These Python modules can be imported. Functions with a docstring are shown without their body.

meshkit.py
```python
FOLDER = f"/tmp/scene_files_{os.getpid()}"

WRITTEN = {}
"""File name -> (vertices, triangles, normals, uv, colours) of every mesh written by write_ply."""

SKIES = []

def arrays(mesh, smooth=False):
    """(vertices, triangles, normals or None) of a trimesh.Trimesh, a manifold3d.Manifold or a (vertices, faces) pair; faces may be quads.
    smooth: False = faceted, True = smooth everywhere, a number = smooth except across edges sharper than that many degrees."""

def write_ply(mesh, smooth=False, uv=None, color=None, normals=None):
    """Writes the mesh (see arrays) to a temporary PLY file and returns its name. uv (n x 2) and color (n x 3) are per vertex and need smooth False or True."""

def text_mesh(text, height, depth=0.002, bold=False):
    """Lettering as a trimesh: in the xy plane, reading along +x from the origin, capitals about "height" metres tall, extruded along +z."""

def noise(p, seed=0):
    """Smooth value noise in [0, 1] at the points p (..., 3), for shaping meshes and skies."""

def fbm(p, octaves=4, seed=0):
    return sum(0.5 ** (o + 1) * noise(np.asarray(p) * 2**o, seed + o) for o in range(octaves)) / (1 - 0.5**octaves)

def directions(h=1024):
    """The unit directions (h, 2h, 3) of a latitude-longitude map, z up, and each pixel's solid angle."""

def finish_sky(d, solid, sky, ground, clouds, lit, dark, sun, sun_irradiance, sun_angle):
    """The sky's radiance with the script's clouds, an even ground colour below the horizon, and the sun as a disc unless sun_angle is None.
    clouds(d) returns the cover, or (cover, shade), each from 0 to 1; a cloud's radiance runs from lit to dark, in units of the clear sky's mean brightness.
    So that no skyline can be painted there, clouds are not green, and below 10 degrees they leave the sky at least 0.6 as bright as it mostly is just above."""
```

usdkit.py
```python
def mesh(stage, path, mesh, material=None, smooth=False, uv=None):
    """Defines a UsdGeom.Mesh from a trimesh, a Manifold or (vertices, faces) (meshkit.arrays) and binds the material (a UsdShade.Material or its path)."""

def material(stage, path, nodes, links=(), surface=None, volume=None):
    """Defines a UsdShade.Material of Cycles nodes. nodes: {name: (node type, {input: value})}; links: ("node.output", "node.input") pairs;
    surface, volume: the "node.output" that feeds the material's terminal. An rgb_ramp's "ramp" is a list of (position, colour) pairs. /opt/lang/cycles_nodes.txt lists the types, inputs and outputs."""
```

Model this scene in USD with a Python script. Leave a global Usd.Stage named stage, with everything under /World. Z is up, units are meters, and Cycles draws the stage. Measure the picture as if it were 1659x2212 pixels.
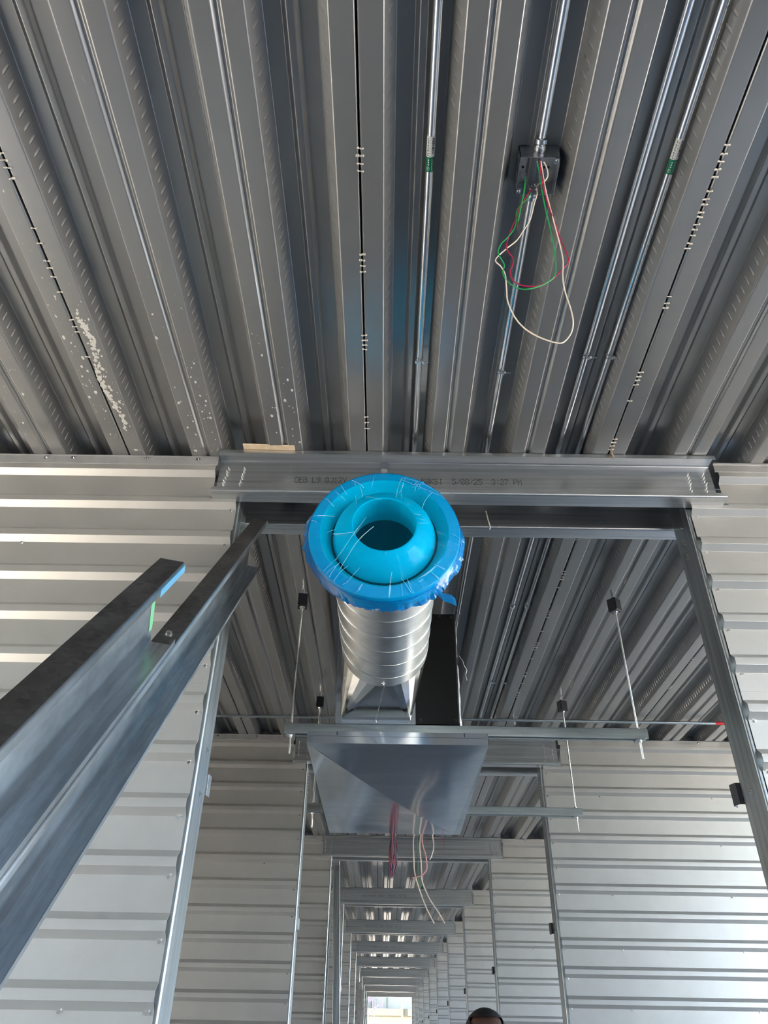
import math, random
import numpy as np
import trimesh
import manifold3d as m3
from shapely.geometry import LineString, Polygon
from pxr import Usd, UsdGeom, UsdLux, UsdShade, Gf, Sdf
import usdkit, meshkit

random.seed(7)
RNG = np.random.default_rng(7)
PI = math.pi

# ------------------------------------------------------------------ stage, camera, sky, sun, exposure
stage = Usd.Stage.CreateInMemory()
UsdGeom.SetStageUpAxis(stage, 'Z')
UsdGeom.SetStageMetersPerUnit(stage, 1.0)
UsdGeom.Xform.Define(stage, '/World')
stage.SetDefaultPrim(stage.GetPrimAtPath('/World'))

EXPOSURE = 1.38
SKY_STRENGTH = 0.50
SUN_STRENGTH = 6.0
SUN_TO = np.array([-0.62, -0.30, 0.73])

CAM_F, CAM_W, PITCH, YAW, ROLL = 1604.6, 1659, 0.6276, -0.0086, 0.0186
CAM_Z = 1.55
_fw = np.array([math.sin(YAW) * math.cos(PITCH), math.cos(YAW) * math.cos(PITCH), math.sin(PITCH)])
_r0 = np.array([math.cos(YAW), -math.sin(YAW), 0.0])
_u0 = np.cross(_r0, _fw)
_r = math.cos(ROLL) * _r0 + math.sin(ROLL) * _u0
_u = -math.sin(ROLL) * _r0 + math.cos(ROLL) * _u0
cam = UsdGeom.Camera.Define(stage, '/World/camera')
cam.CreateHorizontalApertureAttr(36.0)
cam.CreateVerticalApertureAttr(48.0)
cam.CreateFocalLengthAttr(36.0 * CAM_F / CAM_W)
cam.CreateClippingRangeAttr((0.05, 2000.0))
cam.CreateExposureAttr(EXPOSURE)
_m = np.eye(4)
_m[0, :3], _m[1, :3], _m[2, :3], _m[3, :3] = _r, _u, -_fw, (0, 0, CAM_Z)
UsdGeom.Xformable(cam).AddTransformOp().Set(Gf.Matrix4d(*_m.ravel().tolist()))


def MAT(name, nodes, links, surface):
    return usdkit.material(stage, '/World/Looks/' + name, nodes, links, surface=surface)


sky_mat = MAT('sky', {
    's': ('sky_texture', {'sky_type': 'single_scattering', 'sun_disc': False, 'sun_elevation': 0.80, 'sun_rotation': 3.8, 'altitude': 200.0, 'aerosol_density': 0.0, 'air_density': 0.7, 'ozone_density': 2.2}),
    'b': ('background_shader', {'strength': SKY_STRENGTH})}, [('s.color', 'b.color')], 'b.background')
dome = UsdLux.DomeLight.Define(stage, '/World/sky')
UsdShade.MaterialBindingAPI.Apply(dome.GetPrim()).Bind(sky_mat)
sun = UsdLux.DistantLight.Define(stage, '/World/sun')
sun.CreateIntensityAttr(SUN_STRENGTH)
sun.CreateAngleAttr(0.53)
sun.CreateNormalizeAttr(True)
sun.CreateColorAttr(Gf.Vec3f(1.0, 0.90, 0.76))
_z = SUN_TO / np.linalg.norm(SUN_TO)
_x = np.cross([0, 0, 1.0], _z); _x /= np.linalg.norm(_x)
_y = np.cross(_z, _x)
_s = np.eye(4); _s[0, :3], _s[1, :3], _s[2, :3] = _x, _y, _z
UsdGeom.Xformable(sun).AddTransformOp().Set(Gf.Matrix4d(*_s.ravel().tolist()))

# ------------------------------------------------------------------ materials
def P(**k):
    return ('principled_bsdf', k)


def plain(name, color, rough=0.5, metal=0.0, **k):
    return MAT(name, {'p': P(base_color=color, roughness=rough, metallic=metal, **k)}, [], 'p.BSDF')


def galv(name, c0, c1, rough=(0.28, 0.5), stretch=(2.0, 60.0, 60.0), spangle=0.25, bump=0.04):
    """Zinc coated steel: rolling streaks along one axis, a faint spangle, patchy gloss."""
    return MAT(name, {
        'g': ('geometry', {}),
        'm': ('mapping', {'scale': stretch}),
        'n': ('noise_texture', {'scale': 1.0, 'detail': 4.0, 'roughness': 0.6}),
        'v': ('voronoi_texture', {'scale': 90.0}),
        'vb': ('rgb_to_bw', {}),
        'mx': ('math', {'math_type': 'multiply_add', 'value2': spangle, 'value3': 0.0}),
        'ad': ('math', {'math_type': 'add'}),
        'r': ('rgb_ramp', {'ramp': [(0.25, c0), (0.85, c1)]}),
        'rr': ('map_range', {'from_min': 0.3, 'from_max': 0.8, 'to_min': rough[0], 'to_max': rough[1], 'clamp': True}),
        'b': ('bump', {'strength': bump, 'distance': 0.004}),
        'p': P(metallic=1.0)},
        [('g.position', 'm.vector'), ('m.vector', 'n.vector'), ('g.position', 'v.vector'), ('v.color', 'vb.color'), ('vb.val', 'mx.value1'),
         ('mx.value', 'ad.value1'), ('n.fac', 'ad.value2'), ('ad.value', 'r.fac'), ('r.color', 'p.base_color'), ('n.fac', 'rr.value'),
         ('rr.result', 'p.roughness'), ('n.fac', 'b.height'), ('b.normal', 'p.normal')], 'p.BSDF')


def painted(name, c0, c1, rough=0.35, scale=3.0, fine=400.0, bump=0.05, flecks=0.0, coat=0.0, spec=0.5, metal=0.0):
    nodes = {
        'g': ('geometry', {}),
        'n': ('noise_texture', {'scale': scale, 'detail': 5.0, 'roughness': 0.65}),
        'f': ('noise_texture', {'scale': fine, 'detail': 1.0}),
        'r': ('rgb_ramp', {'ramp': [(0.3, c0), (0.7, c1)]}),
        'b': ('bump', {'strength': bump, 'distance': 0.001}),
        'p': P(roughness=rough, metallic=metal, coat_weight=coat, coat_roughness=0.12, specular_ior_level=spec)}
    links = [('g.position', 'n.vector'), ('g.position', 'f.vector'), ('n.fac', 'r.fac'), ('f.fac', 'b.height'), ('b.normal', 'p.normal')]
    if flecks:
        nodes.update({
            'sm': ('mapping', {'scale': (1.0, 0.12, 1.0)}),
            'sv': ('noise_texture', {'scale': 160.0, 'detail': 2.0}),
            'big': ('noise_texture', {'scale': 3.2, 'detail': 3.0}),
            'mul': ('math', {'math_type': 'multiply'}),
            'th': ('map_range', {'from_min': 0.46, 'from_max': 0.52, 'to_min': 0.0, 'to_max': flecks, 'clamp': True}),
            'mixc': ('mix', {'color2': (0.62, 0.6, 0.55)})})
        links += [('g.position', 'sm.vector'), ('sm.vector', 'sv.vector'), ('g.position', 'big.vector'), ('sv.fac', 'mul.value1'), ('big.fac', 'mul.value2'),
                  ('mul.value', 'th.value'), ('th.result', 'mixc.fac'), ('r.color', 'mixc.color1'), ('mixc.color', 'p.base_color')]
    else:
        links += [('r.color', 'p.base_color')]
    return MAT(name, nodes, links, 'p.BSDF')


M_DECK = painted('deck_grey', (0.29, 0.29, 0.29), (0.315, 0.315, 0.31), rough=0.26, metal=0.6, scale=2.0, bump=0.02, flecks=0.35, spec=0.6)
M_WALL = painted('panel_paint', (0.51, 0.495, 0.47), (0.56, 0.545, 0.52), rough=0.42, metal=0.75, scale=5.0, fine=500.0, bump=0.10)
M_ENDWALL_BOUNCE = painted('end_wall_bounce_white', (0.68, 0.66, 0.60), (0.72, 0.70, 0.64), rough=0.6, scale=3.0)  # bright so the unseen end wall bounces light into the bays
M_TRIM = painted('trim_grey', (0.23, 0.232, 0.235), (0.30, 0.30, 0.30), rough=0.32, scale=20.0)
M_GALV_X = galv('galvanised_x', (0.54, 0.555, 0.56), (0.64, 0.655, 0.665), rough=(0.30, 0.42), stretch=(1.0, 60.0, 60.0), spangle=0.1, bump=0.012)
M_GALV_Z = galv('galvanised_z', (0.44, 0.475, 0.49), (0.55, 0.585, 0.60), rough=(0.26, 0.36), stretch=(40.0, 40.0, 1.0), spangle=0.08, bump=0.012)
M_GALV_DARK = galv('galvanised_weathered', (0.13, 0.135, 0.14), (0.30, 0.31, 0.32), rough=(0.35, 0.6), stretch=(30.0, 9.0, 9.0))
M_BRACE = galv('galvanised_brace', (0.42, 0.455, 0.485), (0.58, 0.62, 0.66), rough=(0.26, 0.4), stretch=(45.0, 3.0, 3.0), spangle=0.16, bump=0.03)
M_DUCT = galv('galvanised_duct', (0.74, 0.74, 0.725), (0.80, 0.80, 0.785), rough=(0.27, 0.33), stretch=(6.0, 6.0, 6.0), spangle=0.10, bump=0.008)
M_TRANS = galv('galvanised_fitting', (0.62, 0.62, 0.61), (0.72, 0.72, 0.71), rough=(0.10, 0.18), stretch=(7.0, 7.0, 7.0), spangle=0.1, bump=0.008)
M_PAN = galv('galvanised_pan', (0.66, 0.69, 0.73), (0.76, 0.79, 0.83), rough=(0.10, 0.20), stretch=(3.0, 9.0, 3.0), spangle=0.05, bump=0.03)
M_EMT = galv('conduit_zinc', (0.86, 0.87, 0.88), (0.96, 0.96, 0.96), rough=(0.2, 0.3), stretch=(80.0, 3.0, 80.0), spangle=0.1)
M_SCREW = plain('screw_zinc', (0.75, 0.75, 0.74), 0.22, 1.0)
M_STRUT = galv('strut_zinc', (0.45, 0.49, 0.49), (0.58, 0.62, 0.62), rough=(0.28, 0.4), stretch=(2.0, 30.0, 30.0), spangle=0.1)
M_BLACK = plain('black_rubber', (0.006, 0.007, 0.012), 0.45)
M_UNIT = plain('black_sheet_metal', (0.008, 0.008, 0.008), 0.26, 0.0, specular_ior_level=0.35)
M_INK = plain('black_ink', (0.01, 0.01, 0.012), 0.6)
M_WHITEPLASTIC = plain('white_enamel', (0.82, 0.83, 0.83), 0.35)
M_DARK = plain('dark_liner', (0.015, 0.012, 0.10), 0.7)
M_GREEN = plain('green_insulation', (0.01, 0.30, 0.075), 0.35)
M_RED = plain('red_insulation', (0.42, 0.012, 0.06), 0.35)
M_WHITEW = plain('white_insulation', (0.80, 0.66, 0.55), 0.4)
M_BLUEW = plain('blue_insulation', (0.03, 0.09, 0.22), 0.4)
M_BLACKW = plain('black_insulation', (0.012, 0.012, 0.03), 0.35)
M_PINK = plain('pink_insulation', (0.75, 0.33, 0.32), 0.4)
M_COPPER = plain('copper', (0.85, 0.36, 0.18), 0.3, 1.0)
M_STICKG = plain('green_sticker', (0.0, 0.17, 0.08), 0.35)
M_STICKW = plain('white_sticker', (0.80, 0.80, 0.76), 0.4)
M_STICKR = plain('red_sticker', (0.36, 0.02, 0.04), 0.4)
M_REDTAPE = plain('red_paint', (0.65, 0.02, 0.03), 0.4)
M_WOOD = painted('raw_wood', (0.62, 0.47, 0.31), (0.72, 0.58, 0.42), rough=0.7, scale=40.0)
M_CAULK = plain('dried_caulk', (0.36, 0.26, 0.16), 0.7)
M_SPLAT = plain('plaster_splash', (0.62, 0.60, 0.55), 0.8)
M_FOIL = plain('insulation_foil', (0.75, 0.72, 0.72), 0.3, 0.7)
M_SKIN = painted('skin_brown', (0.085, 0.036, 0.024), (0.13, 0.058, 0.04), rough=0.42, scale=30.0)
M_HAIR = plain('black_hair', (0.006, 0.005, 0.005), 0.75)
M_SHIRT = plain('navy_cotton', (0.03, 0.045, 0.09), 0.85)
M_PANTS = plain('denim', (0.05, 0.07, 0.12), 0.85)
M_BOOT = plain('brown_leather', (0.08, 0.045, 0.025), 0.55)
M_EYEW = plain('eye_white', (0.75, 0.72, 0.68), 0.25)
M_CONCRETE = painted('concrete_floor', (0.105, 0.104, 0.10), (0.145, 0.143, 0.138), rough=0.45, scale=1.2, fine=60.0, bump=0.1)
M_GROUND = painted('outdoor_paving', (0.42, 0.395, 0.35), (0.52, 0.49, 0.44), rough=0.8, scale=0.5, fine=30.0, bump=0.1)
M_STUCCO = painted('cream_stucco', (0.36, 0.34, 0.27), (0.40, 0.38, 0.31), rough=0.8, scale=2.0)
M_BAND = painted('tan_fascia', (0.10, 0.096, 0.06), (0.12, 0.115, 0.075), rough=0.7)
M_RAIL = plain('lilac_grey_paint', (0.08, 0.075, 0.11), 0.5)
M_POST = plain('straw_paint', (0.20, 0.17, 0.07), 0.5)

film_nodes = {
    'g': ('geometry', {}),
    'n': ('noise_texture', {'scale': 34.0, 'detail': 2.5, 'roughness': 0.45, 'distortion': 1.6}),
    'b': ('bump', {'strength': 0.18, 'distance': 0.004}),
    't': ('transparent_bsdf', {'color': (0.004, 0.69, 0.91)}),
    'p': P(base_color=(0.0, 0.24, 0.42), roughness=0.10, specular_ior_level=0.7, coat_weight=0.5, coat_roughness=0.04),
    'mx': ('mix_closure', {'fac': 0.09})}
M_FILM = MAT('blue_film', film_nodes, [('g.position', 'n.vector'), ('n.fac', 'b.height'), ('b.normal', 'p.normal'), ('t.BSDF', 'mx.closure1'), ('p.BSDF', 'mx.closure2')], 'mx.closure')
film2 = {k: (v[0], dict(v[1])) for k, v in film_nodes.items()}
film2['mx'][1]['fac'] = 0.6
film2['b'][1]['strength'] = 0.5
film2['t'][1]['color'] = (0.02, 0.42, 0.75)
film2['p'][1]['base_color'] = (0.0, 0.24, 0.62)
film3 = {k: (v[0], dict(v[1])) for k, v in film_nodes.items()}
film3['mx'][1]['fac'] = 0.42
film3['t'][1]['color'] = (0.004, 0.66, 0.96)
film3['p'][1]['base_color'] = (0.0, 0.33, 0.64)
M_FILM_RIM = MAT('blue_film_rim', film3, [('g.position', 'n.vector'), ('n.fac', 'b.height'), ('b.normal', 'p.normal'), ('t.BSDF', 'mx.closure1'), ('p.BSDF', 'mx.closure2')], 'mx.closure')
M_CREASE_GLINT = plain('film_glint_white', (0.35, 0.80, 0.92), 0.12, specular_ior_level=0.9, coat_weight=1.0)  # pale colour stands in for the glints on the film creases
M_FILM_FOLD = MAT('blue_film_folded', film2, [('g.position', 'n.vector'), ('n.fac', 'b.height'), ('b.normal', 'p.normal'), ('t.BSDF', 'mx.closure1'), ('p.BSDF', 'mx.closure2')], 'mx.closure')

# ------------------------------------------------------------------ helpers: scene graph
USED = {}


def fresh(path):
    if path not in USED:
        USED[path] = 0
        return path
    USED[path] += 1
    return f'{path}_{USED[path]:03d}'


def path_of(p):
    return '/World' if p is None else str(p.GetPath())


def keys(prim, label=None, cat=None, group=None, kind=None):
    for k, v in (('label', label), ('category', cat), ('group', group), ('kind', kind)):
        if v:
            prim.SetCustomDataByKey(k, v)
    return prim


def thing(name, label=None, cat=None, group=None, kind=None, at=None):
    x = UsdGeom.Xform.Define(stage, fresh('/World/' + name))
    if at is not None:
        x.AddTranslateOp().Set(Gf.Vec3d(*map(float, at)))
    return keys(x.GetPrim(), label, cat, group, kind)


def part(parent, name, mesh, mat, smooth=30, label=None, kind=None):
    if isinstance(mesh, MB):
        mesh = mesh.mesh()
    return keys(usdkit.mesh(stage, fresh(path_of(parent) + '/' + name), mesh, mat, smooth=smooth).GetPrim(), label, kind=kind)


def solo(name, mesh, mat, label, cat, group=None, kind=None, smooth=30):
    return keys(part(None, name, mesh, mat, smooth), label, cat, group, kind)


def copy_of(src, at=(0, 0, 0), label=None, group=None, rotz=0.0, rot=None):
    d = src.GetCustomData()
    base = src.GetName()
    while base[-4:-3] == '_' and base[-3:].isdigit():
        base = base[:-4]
    x = UsdGeom.Xform.Define(stage, fresh('/World/' + base))
    p = x.GetPrim()
    p.GetReferences().AddInternalReference(src.GetPath())
    p.SetInstanceable(True)
    x.ClearXformOpOrder()
    x.AddTranslateOp(opSuffix='place').Set(Gf.Vec3d(*map(float, at)))
    if rotz:
        x.AddRotateZOp(opSuffix='turn').Set(float(rotz))
    return keys(p, label or d.get('label'), d.get('category'), group or d.get('group'), d.get('kind'))


# ------------------------------------------------------------------ helpers: meshes
class MB:
    def __init__(self):
        self.v, self.f, self.n = [], [], 0

    def add(self, m):
        if isinstance(m, MB):
            m = m.mesh()
        v, f = (m.vertices, m.faces) if hasattr(m, 'vertices') else m
        v, f = np.asarray(v, float), np.asarray(f, int)
        self.v.append(v); self.f.append(f + self.n); self.n += len(v)
        return self

    def box(self, lo, hi):
        b = trimesh.creation.box(np.subtract(hi, lo)); b.apply_translation((np.add(lo, hi)) / 2)
        return self.add(b)

    def mesh(self):
        return trimesh.Trimesh(np.vstack(self.v), np.vstack(self.f), process=False)


AX = {'x': np.array([[0, 0, 1], [1, 0, 0], [0, 1, 0]], float),   # poly (y, z) pushed along x
      'y': np.array([[1, 0, 0], [0, 0, 1], [0, 1, 0]], float),   # poly (x, z) pushed along y
      'z': np.eye(3)}                                             # poly (x, y) pushed along z


def push(poly, axis, a, b):
    out = []
    for g in getattr(poly, 'geoms', [poly]):
        m = trimesh.creation.extrude_polygon(g, b - a, engine='earcut')
        v = m.vertices.copy(); v[:, 2] += a
        v = v @ AX[axis].T
        f = m.faces
        if np.linalg.det(AX[axis]) < 0:
            f = f[:, ::-1]
        out.append(trimesh.Trimesh(v, f, process=False))
    return trimesh.util.concatenate(out) if len(out) > 1 else out[0]


def fillet(pts, r, n=4):
    pts = [np.asarray(p, float) for p in pts]
    out = [pts[0]]
    for a, b, c in zip(pts[:-2], pts[1:-1], pts[2:]):
        u, w = (a - b) / np.linalg.norm(a - b), (c - b) / np.linalg.norm(c - b)
        ang = math.acos(np.clip(u @ w, -1, 1))
        if ang > PI - 0.05:
            out.append(b); continue
        d = min(r / math.tan(ang / 2), 0.45 * np.linalg.norm(a - b), 0.45 * np.linalg.norm(c - b))
        p0, p1 = b + u * d, b + w * d
        for t in np.linspace(0, 1, n + 1):
            out.append((1 - t) ** 2 * p0 + 2 * t * (1 - t) * b + t * t * p1)
    out.append(pts[-1])
    return out


def sheet(pts, t, r=0.0, n=4):
    line = LineString(fillet(pts, r, n) if r else pts)
    return line.buffer(t / 2, cap_style='flat', join_style='mitre')


def cbox(size, c=0.002, at=(0, 0, 0)):
    hx, hy, hz = np.asarray(size, float) / 2
    c = min(c, hx * .9, hy * .9, hz * .9)
    pts = []
    for sx in (-1, 1):
        for sy in (-1, 1):
            for sz in (-1, 1):
                pts += [(sx * (hx - c), sy * (hy - c), sz * hz), (sx * (hx - c), sy * hy, sz * (hz - c)), (sx * hx, sy * (hy - c), sz * (hz - c))]
    m = trimesh.convex.convex_hull(np.array(pts)); m.apply_translation(at)
    return m


def frame_along(d):
    d = np.asarray(d, float) / np.linalg.norm(d)
    a = np.array([0, 0, 1.0]) if abs(d[2]) < 0.9 else np.array([1.0, 0, 0])
    u = np.cross(a, d); u /= np.linalg.norm(u)
    return u, np.cross(d, u), d


def cyl(p, q, r, n=12, r2=None):
    p, q = np.asarray(p, float), np.asarray(q, float)
    u, w, d = frame_along(q - p)
    t = np.arange(n) * 2 * PI / n
    ring = np.cos(t)[:, None] * u + np.sin(t)[:, None] * w
    v = np.vstack([p + ring * r, q + ring * (r if r2 is None else r2), p, q])
    f = []
    for i in range(n):
        j = (i + 1) % n
        f += [(i, j, n + j), (i, n + j, n + i), (2 * n, j, i), (2 * n + 1, n + i, n + j)]
    return trimesh.Trimesh(v, f, process=False)


def smooth_path(pts, per=6):
    pts = np.asarray(pts, float)
    p = np.vstack([2 * pts[0] - pts[1], pts, 2 * pts[-1] - pts[-2]])
    out = []
    for i in range(1, len(p) - 2):
        for t in np.linspace(0, 1, per, endpoint=False):
            out.append(0.5 * ((2 * p[i]) + (-p[i - 1] + p[i + 1]) * t + (2 * p[i - 1] - 5 * p[i] + 4 * p[i + 1] - p[i + 2]) * t ** 2 + (-p[i - 1] + 3 * p[i] - 3 * p[i + 1] + p[i + 2]) * t ** 3))
    out.append(pts[-1])
    return np.array(out)


def tube(path, r, n=8):
    path = np.asarray(path, float)
    tan = np.gradient(path, axis=0); tan /= np.linalg.norm(tan, axis=1, keepdims=True)
    u = frame_along(tan[0])[0]
    rings = []
    t = np.arange(n) * 2 * PI / n
    for p, d in zip(path, tan):
        u = u - d * (u @ d); u /= np.linalg.norm(u)
        w = np.cross(d, u)
        rings.append(p + r * (np.cos(t)[:, None] * u + np.sin(t)[:, None] * w))
    v = np.vstack(rings + [path[:1], path[-1:]])
    f, L = [], len(path)
    for k in range(L - 1):
        for i in range(n):
            j = (i + 1) % n
            f += [(k * n + i, k * n + j, (k + 1) * n + j), (k * n + i, (k + 1) * n + j, (k + 1) * n + i)]
    for i in range(n):
        j = (i + 1) % n
        f += [(L * n, j, i), (L * n + 1, (L - 1) * n + i, (L - 1) * n + j)]
    return trimesh.Trimesh(v, f, process=False)


def lathe(prof, origin, axis='y', n=64, closed=False):
    """prof: (radius, height) pairs spun about the axis through origin."""
    prof = np.asarray(prof, float)
    t = np.arange(n) * 2 * PI / n
    v = []
    for r, h in prof:
        if axis == 'y':
            v.append(np.stack([r * np.cos(t), np.full(n, h), r * np.sin(t)], 1))
        elif axis == 'x':
            v.append(np.stack([np.full(n, h), r * np.cos(t), r * np.sin(t)], 1))
        else:
            v.append(np.stack([r * np.cos(t), r * np.sin(t), np.full(n, h)], 1))
    v = np.vstack(v) + np.asarray(origin, float)
    f, L = [], len(prof)
    for k in range(L if closed else L - 1):
        k2 = (k + 1) % L
        for i in range(n):
            j = (i + 1) % n
            f += [(k * n + i, k * n + j, k2 * n + j), (k * n + i, k2 * n + j, k2 * n + i)]
    return trimesh.Trimesh(v, f, process=False)


def hexhead(at, d, r=0.0050, h=0.0055, washer=0.0078):
    """Hex washer-head screw: at = point on the sheet, d = outward direction."""
    at, d = np.asarray(at, float), np.asarray(d, float) / np.linalg.norm(d)
    m = MB()
    m.add(cyl(at - d * 0.012, at, 0.002, 6))
    m.add(cyl(at, at + d * 0.0012, washer, 14))
    m.add(cyl(at + d * 0.0012, at + d * (0.0012 + h), r, 6))
    return m


def screwtip(at, d, l=0.016, r=0.0024):
    """The drill point of a screw driven from the other side."""
    at, d = np.asarray(at, float), np.asarray(d, float) / np.linalg.norm(d)
    m = MB()
    m.add(cyl(at - d * 0.002, at + d * l * 0.6, r, 8))
    m.add(cyl(at + d * l * 0.6, at + d * l, r, 8, 0.0004))
    m.add(cyl(at, at + d * 0.0015, r * 1.7, 10))
    return m


def nut(at, d, r=0.0085, h=0.007):
    at, d = np.asarray(at, float), np.asarray(d, float) / np.linalg.norm(d)
    m = MB()
    m.add(cyl(at, at + d * 0.0018, r * 1.35, 14))
    m.add(cyl(at + d * 0.0018, at + d * (0.0018 + h), r, 6))
    return m


# ------------------------------------------------------------------ dimensions
ZD = 3.386                     # underside of the deck ribs = top of the walls
YW, S, NW = 2.19, 3.099, 11    # first wall, spacing, number of walls
XL, XR = -0.553, 1.093         # the doorways' sides
X0, X1, Y0 = -5.0, 3.5, -4.5   # the building's edges
YE = YW + S * (NW - 1) + 0.25
PITCH_D, SEAM0, DEEP = 0.3044, -0.0875, 0.076

# ------------------------------------------------------------------ structure: floor, ground, ceiling
keys(part(None, 'floor', MB().box((X0, Y0, -0.15), (X1, YE, 0.0)), M_CONCRETE, smooth=False), 'bare concrete floor slab of the building', kind='structure')
keys(part(None, 'ground', MB().box((-90, -90, -0.4), (90, 140, -0.16)), M_GROUND, smooth=False), 'pale paving outside the building', kind='structure')

ceiling = thing('ceiling', 'grey ribbed steel deck seen from below', kind='structure')


def deck_profile(x0):
    """One sheet of three ribs, from seam to seam, as (x, z) points of its sheet line."""
    hf, run, p = 0.0618, 0.0262, PITCH_D
    pts = [(x0 + 0.0028, ZD + 0.026), (x0 + 0.0028, ZD + 0.0006)]
    for k in range(3):
        xc = x0 + k * p
        if k:
            pts += [(xc - hf, ZD), (xc - 0.014, ZD), (xc - 0.006, ZD + 0.0085), (xc + 0.003, ZD + 0.0085), (xc + 0.011, ZD)]
        pts += [(xc + hf, ZD), (xc + hf + run, ZD + DEEP)]
        xm = xc + p / 2
        pts += [(xm - 0.019, ZD + DEEP), (xm - 0.009, ZD + DEEP - 0.012), (xm + 0.009, ZD + DEEP - 0.012), (xm + 0.019, ZD + DEEP)]
        pts += [(xc + p - hf - run, ZD + DEEP)]
    xe = x0 + 3 * p
    pts += [(xe - hf, ZD), (xe - 0.0028, ZD), (xe - 0.0028, ZD + 0.026)]
    return pts


def deck_sheet(i, y0, y1, boss):
    x0 = SEAM0 + 3 * PITCH_D * i
    prof = sheet(fillet(deck_profile(x0), 0.0065, 3), 0.0012)
    m = MB().add(push(prof, 'y', y0, y1))
    if boss:
        hf, run, p = 0.0618, 0.0262, PITCH_D
        ny = int((y1 - y0) / 0.0335)
        for k in range(4):
            xc = x0 + k * p
            for sgn in ((1,) if k == 0 else (-1,) if k == 3 else (-1, 1)):
                s = np.array([sgn * run, 0, DEEP]); s /= np.linalg.norm(s)      # up the web
                nrm = np.array([sgn * DEEP, 0, -run]); nrm /= np.linalg.norm(nrm)   # out of the rib
                base = np.array([xc + sgn * (hf + run * 0.5), 0, ZD + DEEP * 0.5])
                yy = y0 + 0.02 + 0.0335 * np.arange(ny)
                e = np.array([0, 1.0, 0])
                ax = s * 0.95 - e * 0.30 * 1; ax /= np.linalg.norm(ax)
                bx = np.cross(nrm, ax)
                a, b, h = 0.019, 0.0060, 0.0020
                tmpl = np.array([ax * a, bx * b + ax * a * .55, bx * b - ax * a * .55, -ax * a, -bx * b - ax * a * .55, -bx * b + ax * a * .55]) + nrm * 0.0002
                top = np.array([ax * a * .55, -ax * a * .55]) + nrm * h
                loc = np.vstack([tmpl, top])
                fc = np.array([(0, 1, 6), (1, 2, 7), (1, 7, 6), (2, 3, 7), (3, 4, 7), (4, 5, 6), (4, 6, 7), (5, 0, 6)])
                V = (loc[None] + base + yy[:, None, None] * e).reshape(-1, 3)
                F = (fc[None] + 8 * np.arange(ny)[:, None, None]).reshape(-1, 3)
                m.add((V, F))
    return m


for b in range(NW):
    ya = Y0 if b == 0 else YW + S * (b - 1) + 0.10
    yb = YW + S * b + 0.10
    xs = range(-6, 6) if b < 4 else range(-4, 4)
    for i in xs:
        near = (b == 0 and -3 <= i <= 2) or (b == 1 and -2 <= i <= 3)
        part(ceiling, 'deck_sheet', deck_sheet(i, ya if not (b == 0 and not near) else Y0, yb, near), M_DECK, smooth=25)
keys(part(None, 'roof_slab', MB().box((X0, Y0, ZD + DEEP + 0.002), (X1, YE + 0.3, ZD + DEEP + 0.25)), M_CONCRETE, smooth=False), 'concrete slab poured over the steel deck', kind='structure')
keys(part(None, 'added_upper_storey', MB().box((X0, Y0, ZD + DEEP + 0.25), (X1, YE - 0.2, 6.2)), M_WALL, smooth=False), 'unseen upper storey, added to shade the ground outside', kind='structure')  # mass out of view, added for the shadow it throws on the ground
we = MB().box((X0 - 0.1, Y0, 0.0), (X0, -1.3, ZD)).box((X0 - 0.1, -1.3, 2.9), (X0, 1.9, ZD)).box((X0 - 0.1, 1.9, 0.0), (X0, YW, ZD)).box((X0 - 0.1, YW, 1.5), (X0, YE, ZD))  # unseen wall, its gaps placed to let in side light
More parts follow.
